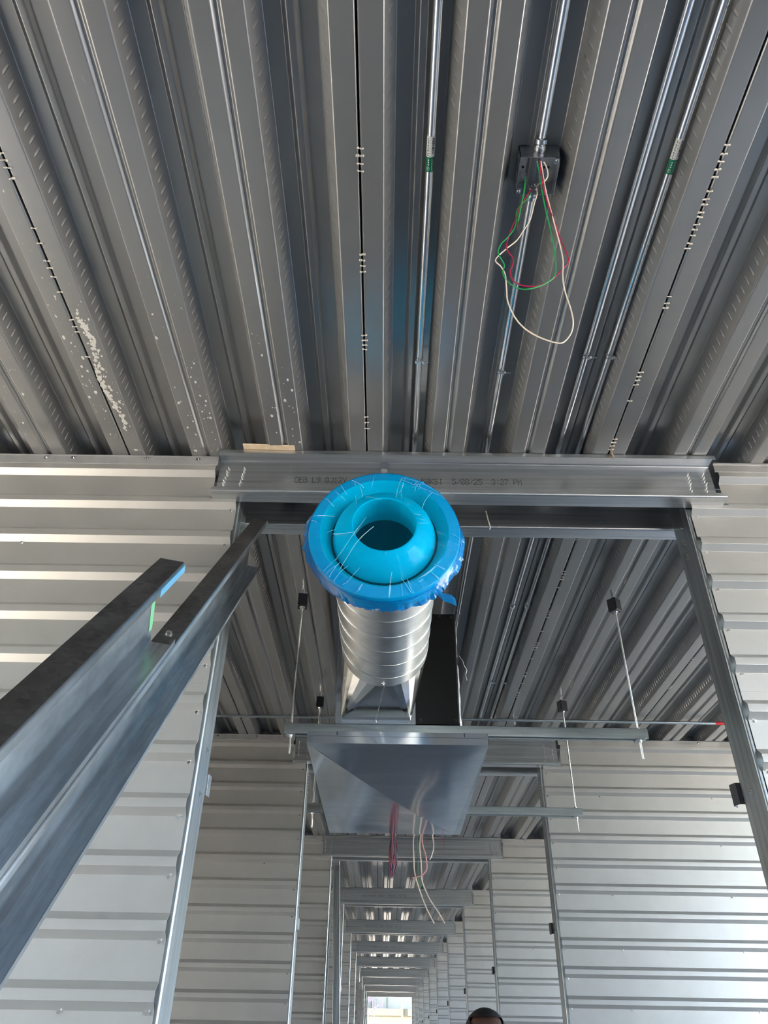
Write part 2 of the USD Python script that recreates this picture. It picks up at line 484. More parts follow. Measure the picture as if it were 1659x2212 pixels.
keys(part(None, 'wall_end_added', we, M_ENDWALL_BOUNCE, smooth=False), 'unseen left end wall with openings, added to steer the light', kind='structure')


# button punches along the deck seams
def punch(x, y, seed):
    r = random.Random(seed)
    m = MB()
    for sx, w in ((-0.004, 0.0045), (0.0065, 0.0050)):
        w = w * r.uniform(0.55, 1.1)
        c = cbox((2 * w, 0.0036 + r.random() * 0.0035, 0.006), 0.0018)
        c.apply_translation((sx + r.uniform(-.001, .001), r.uniform(-.0015, .0015), -0.0015))
        m.add(c)
    c = cbox((0.012, 0.0032, 0.004), 0.0015); c.apply_translation((0, 0, -0.0015)); m.add(c)
    mm = m.mesh(); mm.apply_translation((x, y, ZD)); return mm


M_PUNCH = plain('bare_punched_steel', (0.60, 0.56, 0.50), 0.38, 0.5)
pL = [.974, .994, 1.014, 1.034, 1.281, 1.301, 1.320, 1.340, 1.577, 1.598, 1.617, 1.635, 1.951, 1.98, 2.012]
pR = [.956, .98, .999, 1.02, 1.039, 1.079, 1.101, 1.118, 1.139, 1.153, 1.176, 1.192, 1.21, 1.234, 1.25, 1.414, 1.439, 1.457, 1.72, 1.739, 1.756, 1.777, 1.855, 2.053, 2.072, 2.09, 2.112]
pR2 = [2.715, 2.983, 3.008, 3.033, 3.057, 3.134, 3.371, 3.39, 3.41, 3.439, 3.597, 3.739, 3.767, 3.795, 3.824, 3.942, 4.142, 4.182, 4.201, 4.296, 4.394, 4.43, 4.459, 4.488, 4.518]
pLL = [.996, 1.014, 1.035, 1.064, 1.209, 1.257, 1.315, 1.338, 1.369, 1.423, 1.528, 1.556, 1.576, 1.681]
pR3 = [3.5, 3.53, 3.56, 3.59, 3.62, 3.9, 3.92, 3.95, 3.98, 4.3, 4.32, 4.34]
n = 0
for col, ys in ((0, pL), (1, pR), (1, pR2), (-1, pLL), (2, pR3)):
    for y in ys:
        n += 1
        part(ceiling, 'button_punch', punch(SEAM0 + 3 * PITCH_D * col, y, n), M_PUNCH, label='bare bright punch mark across a deck seam' if n == 1 else None)

# splashes of plaster on the deck by the left seam
def blob(x, y, z, r, rr, h=0.0008):
    k = 9
    a = np.arange(k) * 2 * PI / k
    rad = r * (0.75 + 0.5 * rr.random(k))
    v = np.vstack([np.stack([x + rad * np.cos(a) * 0.8, y + rad * np.sin(a) * 1.25, np.full(k, z)], 1), [[x, y, z - h]]])
    return v, np.array([(i, (i + 1) % k, k) for i in range(k)])


mb = MB()
for k in range(420):
    d = RNG.choice([0, 0, 0, 1, 1, 2, -1])
    fl = int(d)
    xc = SEAM0 - 3 * PITCH_D + fl * PITCH_D
    x = xc + RNG.uniform(-0.056, 0.056)
    y = np.clip(RNG.normal(1.75 if fl < 1 else 1.95, 0.22), 1.1, 2.15)
    if abs(x - xc) < 0.016:
        continue
    mb.add(blob(x, y, ZD - 0.0007, 0.0010 + 0.0055 * RNG.random() ** 4, RNG))
for k in range(260):
    t = RNG.random()
    y = 1.52 + 0.52 * t
    x = SEAM0 - 3 * PITCH_D + 0.016 + 0.012 * math.sin(9 * t) + abs(RNG.normal(0, 0.010)) * (1.25 - 0.6 * t)
    mb.add(blob(x, y, ZD - 0.0006 - 0.0004 * RNG.random(), 0.002 + 0.004 * RNG.random(), RNG, 0.0010))
part(ceiling, 'plaster_splash', mb, M_SPLAT, smooth=False, label='pale dried plaster splashes on the ribs', kind='stuff')

# ------------------------------------------------------------------ structure: the partition walls
RIB0, RIBP = 3.336, 0.1532
YP, YC = 2.21, 2.188


def wall_points(z_top, z_bot):
    """Profile of the cladding between two heights, as (y, z)."""
    pts, k = [], 0
    keyp = []
    while True:
        zc = RIB0 - RIBP * k
        if zc < -0.2:
            break
        keyp += [(YP, zc + 0.0315), (YC, zc + 0.0122), (YC, zc - 0.0122), (YP, zc - 0.0315)]
        k += 1
    zs = [z for _, z in keyp][::-1]; ys = [y for y, _ in keyp][::-1]
    y_at = lambda z: float(np.interp(z, zs, ys))
    pts = [(y_at(z_top), z_top)] + [(y, z) for y, z in keyp if z_bot < z < z_top] + [(y_at(z_bot), z_bot)]
    return pts


def cladding(x0, x1, z_top, z_bot, dy=0.0):
    pts = [(y - dy, z) for y, z in wall_points(z_top, z_bot)]
    return push(sheet(fillet(pts, 0.003, 2), 0.0010), 'x', x0, x1)


LAPS = [3.187, 2.497, 1.578, 0.659, 0.015]
SIDES = {'left': (X0, -0.563, -0.662), 'right': (X1, 1.106, 1.245)}
walls = {}
for side, (xo, xi, xn) in SIDES.items():
    w = thing('wall_' + side, f'pale corrugated steel partition, {side} side of a doorway', kind='structure')
    walls[side] = w
    a, b = sorted((xo, xn)); part(w, 'corrugated_panel', cladding(a, b, ZD - 0.004, LAPS[0] + 0.0), M_WALL, smooth=25)
    a, b = sorted((xo, xi))
    for k in range(4):
        part(w, 'corrugated_panel', cladding(a, b, LAPS[k], LAPS[k + 1] - (0.02 if k < 3 else 0), 0.0012 * (3 - k)), M_WALL, smooth=25)
    a, b = sorted((xo, xn + (0.006 if side == 'left' else -0.012)))
    part(w, 'top_trim', push(sheet([(YP - 0.03, ZD - 0.002), (YP - 0.024, ZD - 0.004), (YP - 0.0245, ZD - 0.038), (YP - 0.020, ZD - 0.040)], 0.0012), 'x', a, b), M_TRIM if side == 'left' else M_WALL)
    # studs hidden behind the sheet and the closure above the wall
    st = push(sheet([(YP + 0.004, 0), (YP + 0.004, ZD)], 0.002), 'x', a, b)
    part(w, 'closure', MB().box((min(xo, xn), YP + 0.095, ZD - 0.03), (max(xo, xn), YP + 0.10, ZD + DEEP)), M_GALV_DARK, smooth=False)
    for x in np.arange(xi, xo, 0.61 * (1 if xo > xi else -1))[1:]:
        part(w, 'stud', push(sheet([(x - .02, YP + .004), (x - .02, YP + .09), (x + .02, YP + .09)], 0.0015), 'z', 0.0, ZD), M_GALV_Z)

n = 0
for side, (xo, xi, xn) in SIDES.items():
    w = walls[side]
    zs = [RIB0 - RIBP * k - 0.0315 - 0.004 for k in range(1, 21)]
    sgn = 1 if side == 'right' else -1
    for k, z in enumerate(zs):
        n += 1
        part(w, 'screw', hexhead((xi + sgn * 0.017 + random.uniform(-.003, .003), YP - 0.001, z), (random.uniform(-.1, .1), -1, random.uniform(-.1, .1))), M_SCREW)
    for x in ([1.47, 2.24, 3.0] if side == 'right' else [-0.80, -1.31, -1.92, -2.5]):
        for k, z in enumerate(zs):
            if (k % 2 == 1 and x != -0.80) or (x == -0.80 and k % 6 == 4):
                part(w, 'screw', hexhead((x + random.uniform(-.015, .015), YP - 0.001, z), (random.uniform(-.12, .12), -1, random.uniform(-.12, .12))), M_SCREW)
    for x in ([1.48, 2.24, 2.9] if side == 'right' else [-0.734, -0.931, -1.213, -1.318]):
        part(w, 'screw', hexhead((x, YP - 0.026, ZD - 0.014), (0.1, -1, 0.05), r=.0034), M_SCREW)
for k in range(1, NW):
    for side in ('left', 'right'):
        copy_of(walls[side], (0, S * k, 0))
wb = thing('wall_back_unseen', 'unseen corrugated wall behind the camera, kept dark to cut reflections', kind='structure')
bk = cladding(X0, X1, ZD - 0.004, 0.015); bk.vertices[:, 1] = -(bk.vertices[:, 1] - YP) + Y0; bk.faces = bk.faces[:, ::-1]
part(wb, 'corrugated_panel', bk, M_TRIM, smooth=25)  # unseen wall, dark so less light reflects in the front panels

# ------------------------------------------------------------------ headers and jambs
ORD = ['first', 'second', 'third', 'fourth', 'fifth', 'sixth', 'seventh', 'eighth', 'ninth', 'tenth', 'eleventh']
FONT = {'0': ('01110', '10001', '10011', '10101', '11001', '10001', '01110'), '1': ('00100', '01100', '00100', '00100', '00100', '00100', '01110'),
        '2': ('01110', '10001', '00001', '00110', '01000', '10000', '11111'), '3': ('01110', '10001', '00001', '00110', '00001', '10001', '01110'),
        '5': ('11111', '10000', '11110', '00001', '00001', '10001', '01110'), '7': ('11111', '00001', '00010', '00100', '01000', '01000', '01000'),
        '8': ('01110', '10001', '10001', '01110', '10001', '10001', '01110'), '9': ('01110', '10001', '10001', '01111', '00001', '00010', '01100'),
        'O': ('01110', '10001', '10001', '10001', '10001', '10001', '01110'), 'E': ('11111', '10000', '10000', '11110', '10000', '10000', '11111'),
        'G': ('01110', '10001', '10000', '10111', '10001', '10001', '01110'), 'L': ('10000', '10000', '10000', '10000', '10000', '10000', '11111'),
        'J': ('00001', '00001', '00001', '00001', '00001', '10001', '01110'), 'Y': ('10001', '10001', '01010', '00100', '00100', '00100', '00100'),
        'K': ('10001', '10010', '10100', '11000', '10100', '10010', '10001'), 'S': ('01111', '10000', '10000', '01110', '00001', '00001', '11110'),
        'I': ('01110', '00100', '00100', '00100', '00100', '00100', '01110'), 'P': ('11110', '10001', '10001', '11110', '10000', '10000', '10000'),
        'M': ('10001', '11011', '10101', '10101', '10001', '10001', '10001'), '/': ('00000', '00001', '00010', '00100', '01000', '10000', '00000'),
        ':': ('00000', '00100', '00100', '00000', '00100', '00100', '00000'), ' ': ('00000',) * 7}


def dot_text(runs, y, adv=0.01655, h=0.0245):
    """Ink-jet dot lettering on a plane facing -y. runs: (text, x of first dot, z of baseline)."""
    m = MB()
    dx, dz, r = adv * 0.72 / 4, h / 6, 0.0016
    a = np.arange(8) * PI / 4
    for text, x, z in runs:
        for ci, ch in enumerate(text):
            for row, bits in enumerate(FONT[ch]):
                for col, b in enumerate(bits):
                    if b == '1':
                        c = np.array([x + ci * adv + col * dx, y, z + (6 - row) * dz])
                        v = np.vstack([c + np.stack([r * np.cos(a), 0 * a, r * np.sin(a)], 1), c - [0, 0.0002, 0]])
                        m.add((v, np.array([(i, (i + 1) % 8, 8) for i in range(8)])))
    return m


YH = YP - 0.005                     # web of the front header
HX0, HX1, HZ0, HZ1 = -0.650, 1.222, 3.186, 3.384


def header_mesh(y, sgn, x0, x1, z0=HZ0, z1=HZ1, depth=0.068, lip=0.019):
    pts = [(y + sgn * depth, z1 - lip), (y + sgn * depth, z1), (y, z1), (y, z0), (y + sgn * depth, z0), (y + sgn * depth, z0 + lip)]
    return push(sheet(fillet(pts, 0.006, 4), 0.0022), 'x', x0, x1)


TEXT_L, TEXT_R = 'OEG L9 8J12Y', '50KSI  5/08/25  3:27 PM'


def header_front(k):
    h = thing('steel_header', f'galvanised steel joist across the front of the {ORD[k]} doorway', 'steel beam')
    part(h, 'channel', header_mesh(YH, -1, HX0, HX1), M_GALV_X)
    for x in ([-0.623, -0.560], [1.131, 1.190])[0] + [1.131, 1.190]:
        for j in range(9):
            lean = 0.0 if x > 0 else (j - 4) * 0.0022
            part(h, 'screw', screwtip((x + lean * (1 if x < 0 else 0) + random.uniform(-.002, .002), YH - 0.0011, HZ0 + 0.03 + j * 0.0155), (random.uniform(-.15, .15), -1, random.uniform(-.1, .15))), M_SCREW)
    return h


h0 = header_front(0)
part(h0, 'printed_text', dot_text([(TEXT_L, -0.358, HZ0 + 0.096), (TEXT_R, 0.121, HZ0 + 0.096)], YH - 0.0014), M_INK, smooth=False, label='black dot printed lettering and date', kind='stuff')
part(h0, 'hanger_strap', MB().add(push(sheet([(YH - 0.006, 3.382), (YH - 0.007, 3.36), (YH - 0.010, 3.345), (YH - 0.006, 3.33), (YH - 0.012, 3.31), (YH - 0.010, 3.28)], 0.0012, 0.004), 'x', -0.034, -0.009)), M_SCREW, label='bright crinkled strap tab')
src_h = thing('steel_header', f'galvanised steel joist across the front of the second doorway, behind the drain pan', 'steel beam', at=(0, 0, 0))
part(src_h, 'channel', (lambda m: (m.apply_translation((0, S, 0)), m)[1])(header_mesh(YH, -1, HX0, HX1)), M_GALV_X)
tips = MB()
for x in (-0.623, -0.560, 1.131, 1.190):
    for j in range(9):
        tips.add(screwtip((x, YH - 0.0011 + S, HZ0 + 0.03 + j * 0.0155), (0, -1, 0.1)).mesh())
part(src_h, 'screw_tips', tips, M_SCREW, kind='stuff')
for k in range(2, NW):
    c = copy_of(src_h, (0, S * (k - 1), 0), label=f'galvanised steel joist across the front of the {ORD[k]} doorway down the corridor')
for k in (3, 4, 5):
    t = thing('stencil_mark', f'faint black dot printed line on the joist of the {ORD[k]} doorway', 'printed mark')
    part(t, 'printed_text', dot_text([(TEXT_L + '  ' + TEXT_R, -0.30 + 0.1 * (k == 5), HZ0 + 0.096)], YH - 0.0016 + S * k), M_INK, smooth=False)

YB = YP + 0.137
rh = thing('rear_header', 'dark galvanised steel channel across the back of the first doorway', 'steel beam')
part(rh, 'channel', header_mesh(YB, 1, XL - 0.045, XR + 0.045), M_GALV_X)
drip = MB(); drip.add(tube(smooth_path([(0.378, YB - 0.0016, 3.262), (0.383, YB - 0.0018, 3.225), (0.388, YB - 0.002, 3.196), (0.389, YB - 0.001, 3.186), (0.388, YB + 0.012, 3.1845)]), 0.0024, 6))
part(rh, 'dried_drip', drip, M_SPLAT)
for k in range(1, NW):
    copy_of(rh, (0, S * k, 0), label=f'galvanised steel channel across the back of the {ORD[k]} doorway')


def jamb_poly(xw, sgn, y0=YP + 0.0025, y1=YP + 0.1355, fl=0.05, lip=0.014):
    pts = [(xw + sgn * fl, y0 + lip), (xw + sgn * fl, y0), (xw, y0), (xw, y1), (xw + sgn * fl, y1), (xw + sgn * fl, y1 - lip)]
    return sheet(fillet(pts, 0.006, 4), 0.0022)


jam = {}
for side, xw, sgn in (('left', XL, -1), ('right', XR, 1)):
    j = thing('steel_jamb', f'galvanised steel stud forming the {side} jamb of the first doorway', 'door jamb')
    part(j, 'stud', push(jamb_poly(xw, sgn), 'z', 0.0, ZD - 0.002), M_GALV_Z)
    br = MB().add(push(sheet(fillet([(xw + sgn * 0.03, YB + 0.004), (xw - sgn * (0.012 if side == 'right' else 0.004), YB + 0.004), (xw - sgn * (0.020 if side == 'right' else 0.007), YB + 0.03), (xw - sgn * 0.003, YB + 0.045)], 0.003), 0.002), 'z', 2.175, 2.238))
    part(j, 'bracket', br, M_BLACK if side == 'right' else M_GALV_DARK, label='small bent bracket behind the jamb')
    for z in (2.19, 2.225) if side == 'right' else (2.16, 2.29):
        part(j, 'screw', hexhead((xw - sgn * 0.0012, YP + 0.07, z), (-sgn, 0, 0), r=0.0035), M_SCREW)
    for q in range(7):
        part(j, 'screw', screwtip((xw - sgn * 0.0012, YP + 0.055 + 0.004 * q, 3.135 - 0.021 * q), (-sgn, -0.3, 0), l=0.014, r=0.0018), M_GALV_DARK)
    jam[side] = j
    for k in range(1, NW):
        copy_of(j, (0, S * k, 0), label=f'galvanised steel stud forming the {side} jamb of the {ORD[k]} doorway')

# small things lodged on the first header
solo('wood_shim', (lambda m: (m.apply_transform(trimesh.transformations.rotation_matrix(0.025, (0, 1, 0), (-0.457, 2.12, 3.386))), m)[1])(cbox((0.195, 0.045, 0.006), 0.0015, (-0.457, 2.135, 3.3885))), M_WOOD, 'thin raw wood shim lying on top of the first header', 'shim')
solo('caulk_blob', tube(smooth_path([(0.826, 2.10, 3.386), (0.832, 2.125, 3.383), (0.839, 2.134, 3.372), (0.838, 2.134, 3.362)]), 0.0035, 8), M_CAULK, 'brown dried caulk drip hanging over the first header', 'caulk drip')

# ------------------------------------------------------------------ conduits
ZC, RC = 3.440, 0.0108


def strap(parent, x, y, r=RC):
    m = MB()
    pts = [(x - 0.002, ZD + DEEP - 0.001), (x - 0.004, ZC + r * 0.9)] + [(x + (r + .0015) * math.cos(a), ZC + (r + .0015) * math.sin(a)) for a in np.linspace(PI * 0.75, PI * 1.35, 7)] + [(x - 0.007, ZC - r - 0.010)]
    m.add(push(sheet(pts, 0.0014), 'y', y - 0.007, y + 0.007))
    pts = [(x + 0.002, ZD + DEEP - 0.001), (x + 0.004, ZC + r * 0.9)] + [(x + (r + .0015) * math.cos(a), ZC + (r + .0015) * math.sin(a)) for a in np.linspace(PI * 0.25, -PI * 0.35, 7)] + [(x + 0.007, ZC - r - 0.010)]
    m.add(push(sheet(pts, 0.0014), 'y', y - 0.007, y + 0.007))
    st = part(parent, 'strap', m, M_SCREW)
    b = MB().add(cyl((x - 0.013, y, ZC - r - 0.006), (x + 0.032, y, ZC - r - 0.006), 0.0024, 10)).add(cyl((x - 0.014, y, ZC - r - 0.006), (x - 0.010, y, ZC - r - 0.006), 0.0052, 6)).add(cyl((x + 0.0095, y, ZC - r - 0.006), (x + 0.0145, y, ZC - r - 0.006), 0.0056, 6))
    part(st, 'bolt', b, M_SCREW)


def coupling(parent, x, y, name='coupling'):
    prof = [(RC, -.021), (RC + .0055, -.020), (RC + .006, -.013), (RC + .0028, -.011), (RC + .0028, -.003), (RC + .0042, 0), (RC + .0028, .003), (RC + .0028, .011), (RC + .006, .013), (RC + .0055, .020), (RC, .021)]
    part(parent, name, lathe([(r, h) for r, h in prof], (x, y, ZC), 'y', 20), M_SCREW, smooth=20)


def band(x, y0, y1, a0, a1, r, n=10):
    """A curved patch on a conduit, angles in degrees about its axis (-90 is straight down)."""
    t = np.radians(np.linspace(a0, a1, n))
    v = np.vstack([np.stack([x + r * np.cos(t), np.full(n, y), ZC + r * np.sin(t)], 1) for y in (y0, y1)])
    return v, np.array([q for i in range(n - 1) for q in ((i, i + 1, n + i + 1), (i, n + i + 1, n + i))])


def sticker(parent, x, y, left):
    s = part(parent, 'sticker', MB().add(band(x, y - 0.042, y + 0.052, -165, -15, RC + 0.0003, 16)), M_STICKW, label='green and white paper sticker')
    part(s, 'green_field', MB().add(band(x, y + 0.012, y + 0.052, -165, -15, RC + 0.0005, 16)), M_STICKG)
    m = MB()
    y_ = y - 0.038
    rr = random.Random(5)
    while y_ < y + 0.004:
        wd = rr.choice([0.0008, 0.0014, 0.0022])
        m.add(band(x, y_, y_ + wd, -75, -35, RC + 0.0006, 6)); y_ += wd + rr.choice([0.001, 0.0015])
    part(s, 'barcode', m, M_INK)
    m = MB()
    for q in range(14):
        m.add(band(x, y - 0.037 + q * 0.0034, y - 0.0352 + q * 0.0034, -140 + (q % 3) * 4, -124 + (q % 2) * 8, RC + 0.0006, 4))
        if q % 2:
            m.add(band(x, y - 0.036 + q * 0.0034, y - 0.0348 + q * 0.0034, -108, -98, RC + 0.0006, 4))
    part(s, 'print', m, M_INK)
    m = MB()
    for a in range(12):
        aa, ab = a * PI / 6, (a + 1) * PI / 6
        for (r0,) in ((0.0042,),):
            m.add(band(x, y + 0.042 + r0 * math.cos(aa), y + 0.042 + r0 * math.cos(aa) + 0.0011, -118 + math.degrees(r0 * math.sin(aa) / RC) - 3, -118 + math.degrees(r0 * math.sin(aa) / RC) + 4, RC + 0.0008, 3))
    m.add(band(x, y + 0.0405, y + 0.0435, -122, -114, RC + 0.0008, 3))
    for q in range(3):
        m.add(band(x, y + 0.018 + q * 0.006, y + 0.0215 + q * 0.006, -118, -104, RC + 0.0008, 4))
    m.add(band(x, y + 0.016, y + 0.050, -72, -69, RC + 0.0008, 3)); m.add(band(x, y + 0.018, y + 0.048, -58, -56, RC + 0.0008, 3))
    part(s, 'white_print', m, M_STICKW)


CX = (0.0945, 0.3755, 0.6500, 0.7270)
CNAME = ('leftmost steel conduit in the deck flute above the diffuser', 'steel conduit running through the open junction box', 'left one of the two conduits sharing a deck flute', 'right one of the two conduits sharing a deck flute')
BOXY0, BOXY1 = 1.003, 1.106
for i, x in enumerate(CX):
    cdt = thing('conduit', CNAME[i], 'conduit')
    runs = [(-2.5, 5.24)] if i != 1 else [(-2.5, BOXY0 - 0.006), (BOXY1 + 0.006, 5.24)]
    for a, b in runs:
        part(cdt, 'pipe', MB().add(lathe([(RC - .0016, a), (RC, a), (RC, b), (RC - .0016, b)], (x, 0, ZC), 'y', 28)), M_EMT, smooth=40)
    for y in {0: (1.723,), 1: (1.767, 4.30), 2: (1.694, 4.388), 3: (1.692, 4.385)}[i]:
        strap(cdt, x, y)
    if i in (2, 3):
        coupling(cdt, x, 3.41)
    if i in (0, 3):
        sticker(cdt, x, 1.008, i == 0)
    if i == 1:
        s = part(cdt, 'sticker', MB().add(band(x, 3.50, 3.60, -150, -20, RC + 0.0003, 14)), M_STICKW, label='small white and red sticker')
        part(s, 'red_field', MB().add(band(x, 3.51, 3.59, -70, -45, RC + 0.0005, 5)), M_STICKR)
        for y, sg in ((BOXY0, -1), (BOXY1, 1)):
            prof = [(RC + .001, sg * .034), (RC + .005, sg * .032), (RC + .0062, sg * .022), (RC + .003, sg * .020), (RC + .002, sg * .016), (RC + .0055, sg * .013), (RC + .006, sg * .004), (RC + .004, sg * .002), (RC + .004, -sg * .004), (RC - .002, -sg * .006), (RC - .002, sg * .03)]
            part(cdt, 'connector', lathe(prof, (x, y, ZC - 0.012 * 0), 'y', 24), M_SCREW, smooth=25)

# the pipe across the second bay, under the deck
px_ = thing('cross_pipe', 'thin steel pipe running crosswise under the deck before the second wall', 'pipe')
part(px_, 'pipe', lathe([(.0, -1.9), (.0098, -1.9), (.0098, 2.75), (0, 2.75)], (0, 4.86, 3.362), 'x', 20), M_STRUT, smooth=40)
part(px_, 'red_band', lathe([(.0101, 2.205), (.0101, 2.285)], (0, 4.86, 3.362), 'x', 20), M_REDTAPE)
m = MB().add(cbox((0.020, 0.016, 0.034), 0.002, (0.863, 4.86, 3.371))).add(cyl((0.863, 4.86, 3.334), (0.863, 4.86, 3.36), 0.0045, 10)).add(cyl((0.863, 4.86, 3.331), (0.863, 4.86, 3.338), 0.008, 6))
part(px_, 'beam_clamp', m, M_SCREW)

# ------------------------------------------------------------------ junction box
jb = thing('junction_box', 'open galvanised junction box fixed into the deck flute', 'junction box')
bx0, bx1, by0, by1, bz0, bz1 = CX[1] - 0.0515, CX[1] + 0.0515, BOXY0, BOXY1, 3.404, 3.461
bt = 0.0016
M_BOX = galv('box_zinc', (0.42, 0.44, 0.46), (0.58, 0.60, 0.62), rough=(0.3, 0.45), stretch=(20, 20, 20), spangle=0.2)
part(jb, 'back', MB().box((bx0, by0, bz1 - bt), (bx1, by1, bz1)), M_BOX, smooth=False)
for lo, hi in (((bx0, by0, bz0), (bx0 + bt, by1, bz1)), ((bx1 - bt, by0, bz0), (bx1, by1, bz1)), ((bx0, by0, bz0), (bx1, by0 + bt, bz1)), ((bx0, by1 - bt, bz0), (bx1, by1, bz1))):
    part(jb, 'side', MB().box(lo, hi), M_BOX, smooth=False)
for (dx, dy) in ((-0.032, 0.057), (-0.018, 0.057), (0.024, 0.057), (0.035, 0.057)):
    part(jb, 'hole', cyl((CX[1] + dx, by0 + dy, bz1 - bt - 0.0009), (CX[1] + dx, by0 + dy, bz1 - bt), 0.0036, 16), M_INK)
for (dx, dy, r) in ((-0.022, 0.036, .011), (0.024, 0.036, .011), (0.0, 0.057, .0105), (-0.020, 0.081, .0125), (0.024, 0.086, .011), (0.001, 0.079, .006), (0.0, 0.020, .009)):
    part(jb, 'knockout', lathe([(r, 0), (r, -.0008), (r - .0012, -.0011), (0.0, -.0009 if r < .012 else -.006)], (CX[1] + dx, by0 + dy, bz1 - bt), 'z', 22), M_BOX)
for (dy, z, x, sx) in ((0.03, 3.43, bx1 - bt, -1), (0.062, 3.43, bx1 - bt, -1), (0.03, 3.43, bx0, -1), (0.066, 3.43, bx0, -1)):
    part(jb, 'knockout', lathe([(.010, 0), (.010, sx * .0008), (.0088, sx * .001), (0, sx * .0008)], (x, by0 + dy, z), 'x', 20), M_BOX)
for (x, y, sx, sy) in ((bx1 - 0.008, by0 + 0.009, -1, 1), (bx0 + 0.008, by1 - 0.009, 1, -1)):
    part(jb, 'screw_tab', MB().box((x - 0.008, y - 0.009, bz0), (x + 0.008, y + 0.009, bz0 + 0.0016)), M_BOX, smooth=False)
    part(jb, 'screw', MB().add(lathe([(0, -.004), (.0035, -.0035), (.0048, -.001), (.0048, 0)], (x, y, bz0), 'z', 14)), M_SCREW)

# wires hanging out of the box
def wire(name, pts, mat, r, label, per=6, tip=None):
    t = thing(name, label, 'wire', group=None)
    part(t, 'insulation', tube(smooth_path(pts, per), r, 8), mat, smooth=60)
    if tip:
        part(t, 'bare_end', tube(smooth_path(tip, 3), r * 0.6, 6), M_COPPER, smooth=60)
    return t

wire('white_wire', [(0.384, 1.1, 3.426), (0.381, 1.1, 3.396), (0.37, 1.1, 3.356), (0.351, 1.1, 3.28), (0.328, 1.1, 3.229), (0.307, 1.097, 3.184), (0.278, 1.093, 3.144), (0.248, 1.09, 3.096), (0.258, 1.086, 3.063), (0.265, 1.085, 3.03), (0.264, 1.085, 2.979), (0.263, 1.085, 2.934), (0.274, 1.085, 2.88), (0.293, 1.085, 2.841), (0.322, 1.085, 2.813), (0.355, 1.085, 2.796), (0.373, 1.085, 2.798), (0.392, 1.085, 2.826), (0.402, 1.085, 2.861), (0.403, 1.085, 2.907), (0.398, 1.085, 2.974), (0.399, 1.083, 3.026), (0.405, 1.077, 3.078), (0.403, 1.071, 3.14), (0.398, 1.065, 3.208), (0.393, 1.058, 3.27), (0.387, 1.047, 3.321), (0.383, 1.035, 3.354), (0.38, 1.024, 3.383), (0.377, 1.012, 3.402)], M_WHITEW, 0.0016, 'long white wire looping lowest below the junction box')
wire('red_wire', [(0.371, 1.1, 3.426), (0.36, 1.098, 3.401), (0.339, 1.095, 3.353), (0.324, 1.093, 3.315), (0.313, 1.09, 3.269), (0.304, 1.09, 3.245), (0.29, 1.09, 3.2), (0.279, 1.09, 3.156), (0.281, 1.09, 3.127), (0.29, 1.089, 3.101), (0.287, 1.088, 3.074), (0.278, 1.087, 3.044), (0.282, 1.086, 3.011), (0.298, 1.085, 2.993), (0.327, 1.085, 2.988), (0.354, 1.085, 2.998), (0.379, 1.085, 3.022), (0.403, 1.084, 3.054), (0.418, 1.08, 3.076), (0.418, 1.077, 3.097), (0.408, 1.073, 3.155), (0.401, 1.068, 3.212), (0.389, 1.054, 3.263), (0.38, 1.04, 3.324), (0.376, 1.026, 3.377), (0.374, 1.012, 3.407)], M_RED, 0.0016, 'red wire looping below the junction box')
wire('green_wire', [(0.367, 1.1, 3.406), (0.352, 1.098, 3.371), (0.335, 1.095, 3.343), (0.318, 1.092, 3.305), (0.313, 1.09, 3.264), (0.303, 1.089, 3.221), (0.282, 1.088, 3.181), (0.266, 1.086, 3.155), (0.255, 1.085, 3.119), (0.261, 1.085, 3.09), (0.266, 1.085, 3.066), (0.26, 1.085, 3.041), (0.265, 1.085, 3.014), (0.279, 1.085, 2.991), (0.299, 1.085, 2.978), (0.321, 1.085, 2.98), (0.352, 1.085, 2.996), (0.377, 1.081, 3.019), (0.385, 1.078, 3.053), (0.388, 1.074, 3.113), (0.387, 1.07, 3.194), (0.38, 1.056, 3.247), (0.375, 1.041, 3.326), (0.372, 1.026, 3.388), (0.367, 1.012, 3.402)], M_GREEN, 0.0016, 'green wire looping with the red one below the junction box')
wire('green_wire', [(0.347, 1.062, 3.42), (0.339, 1.068, 3.362), (0.329, 1.075, 3.315), (0.321, 1.08, 3.276), (0.315, 1.085, 3.247)], M_GREEN, 0.0018, 'short green wire stub with bare copper tip below the junction box', tip=[(0.315, 1.085, 3.247), (0.31, 1.085, 3.211)])
wire('white_wire', [(0.384, 1.012, 3.398), (0.395, 1.03, 3.395), (0.396, 1.04, 3.378), (0.387, 1.05, 3.37), (0.39, 1.09, 3.432), (0.383, 1.1, 3.434)], M_WHITEW, 0.0017, 'short white wire curled inside the junction box')
wire('blue_wire', [(0.368, 1.02, 3.402), (0.371, 1.06, 3.423), (0.374, 1.1, 3.441)], M_BLUEW, 0.0017, 'blue wire crossing inside the junction box')


# ------------------------------------------------------------------ leaning studs (temporary braces)
BP1 = np.array([-0.436, 2.180, 3.086])
BD = np.array([-0.001, -0.669, -0.744]); BD /= np.linalg.norm(BD)
BE = np.array([0.985, 0.126, -0.115]); BE = BE - BD * (BE @ BD); BE /= np.linalg.norm(BE)
BM = np.cross(BE, BD)
if BM[2] < 0:
    BM = -BM
BH, BW, BLIP = 0.180, 0.050, 0.015


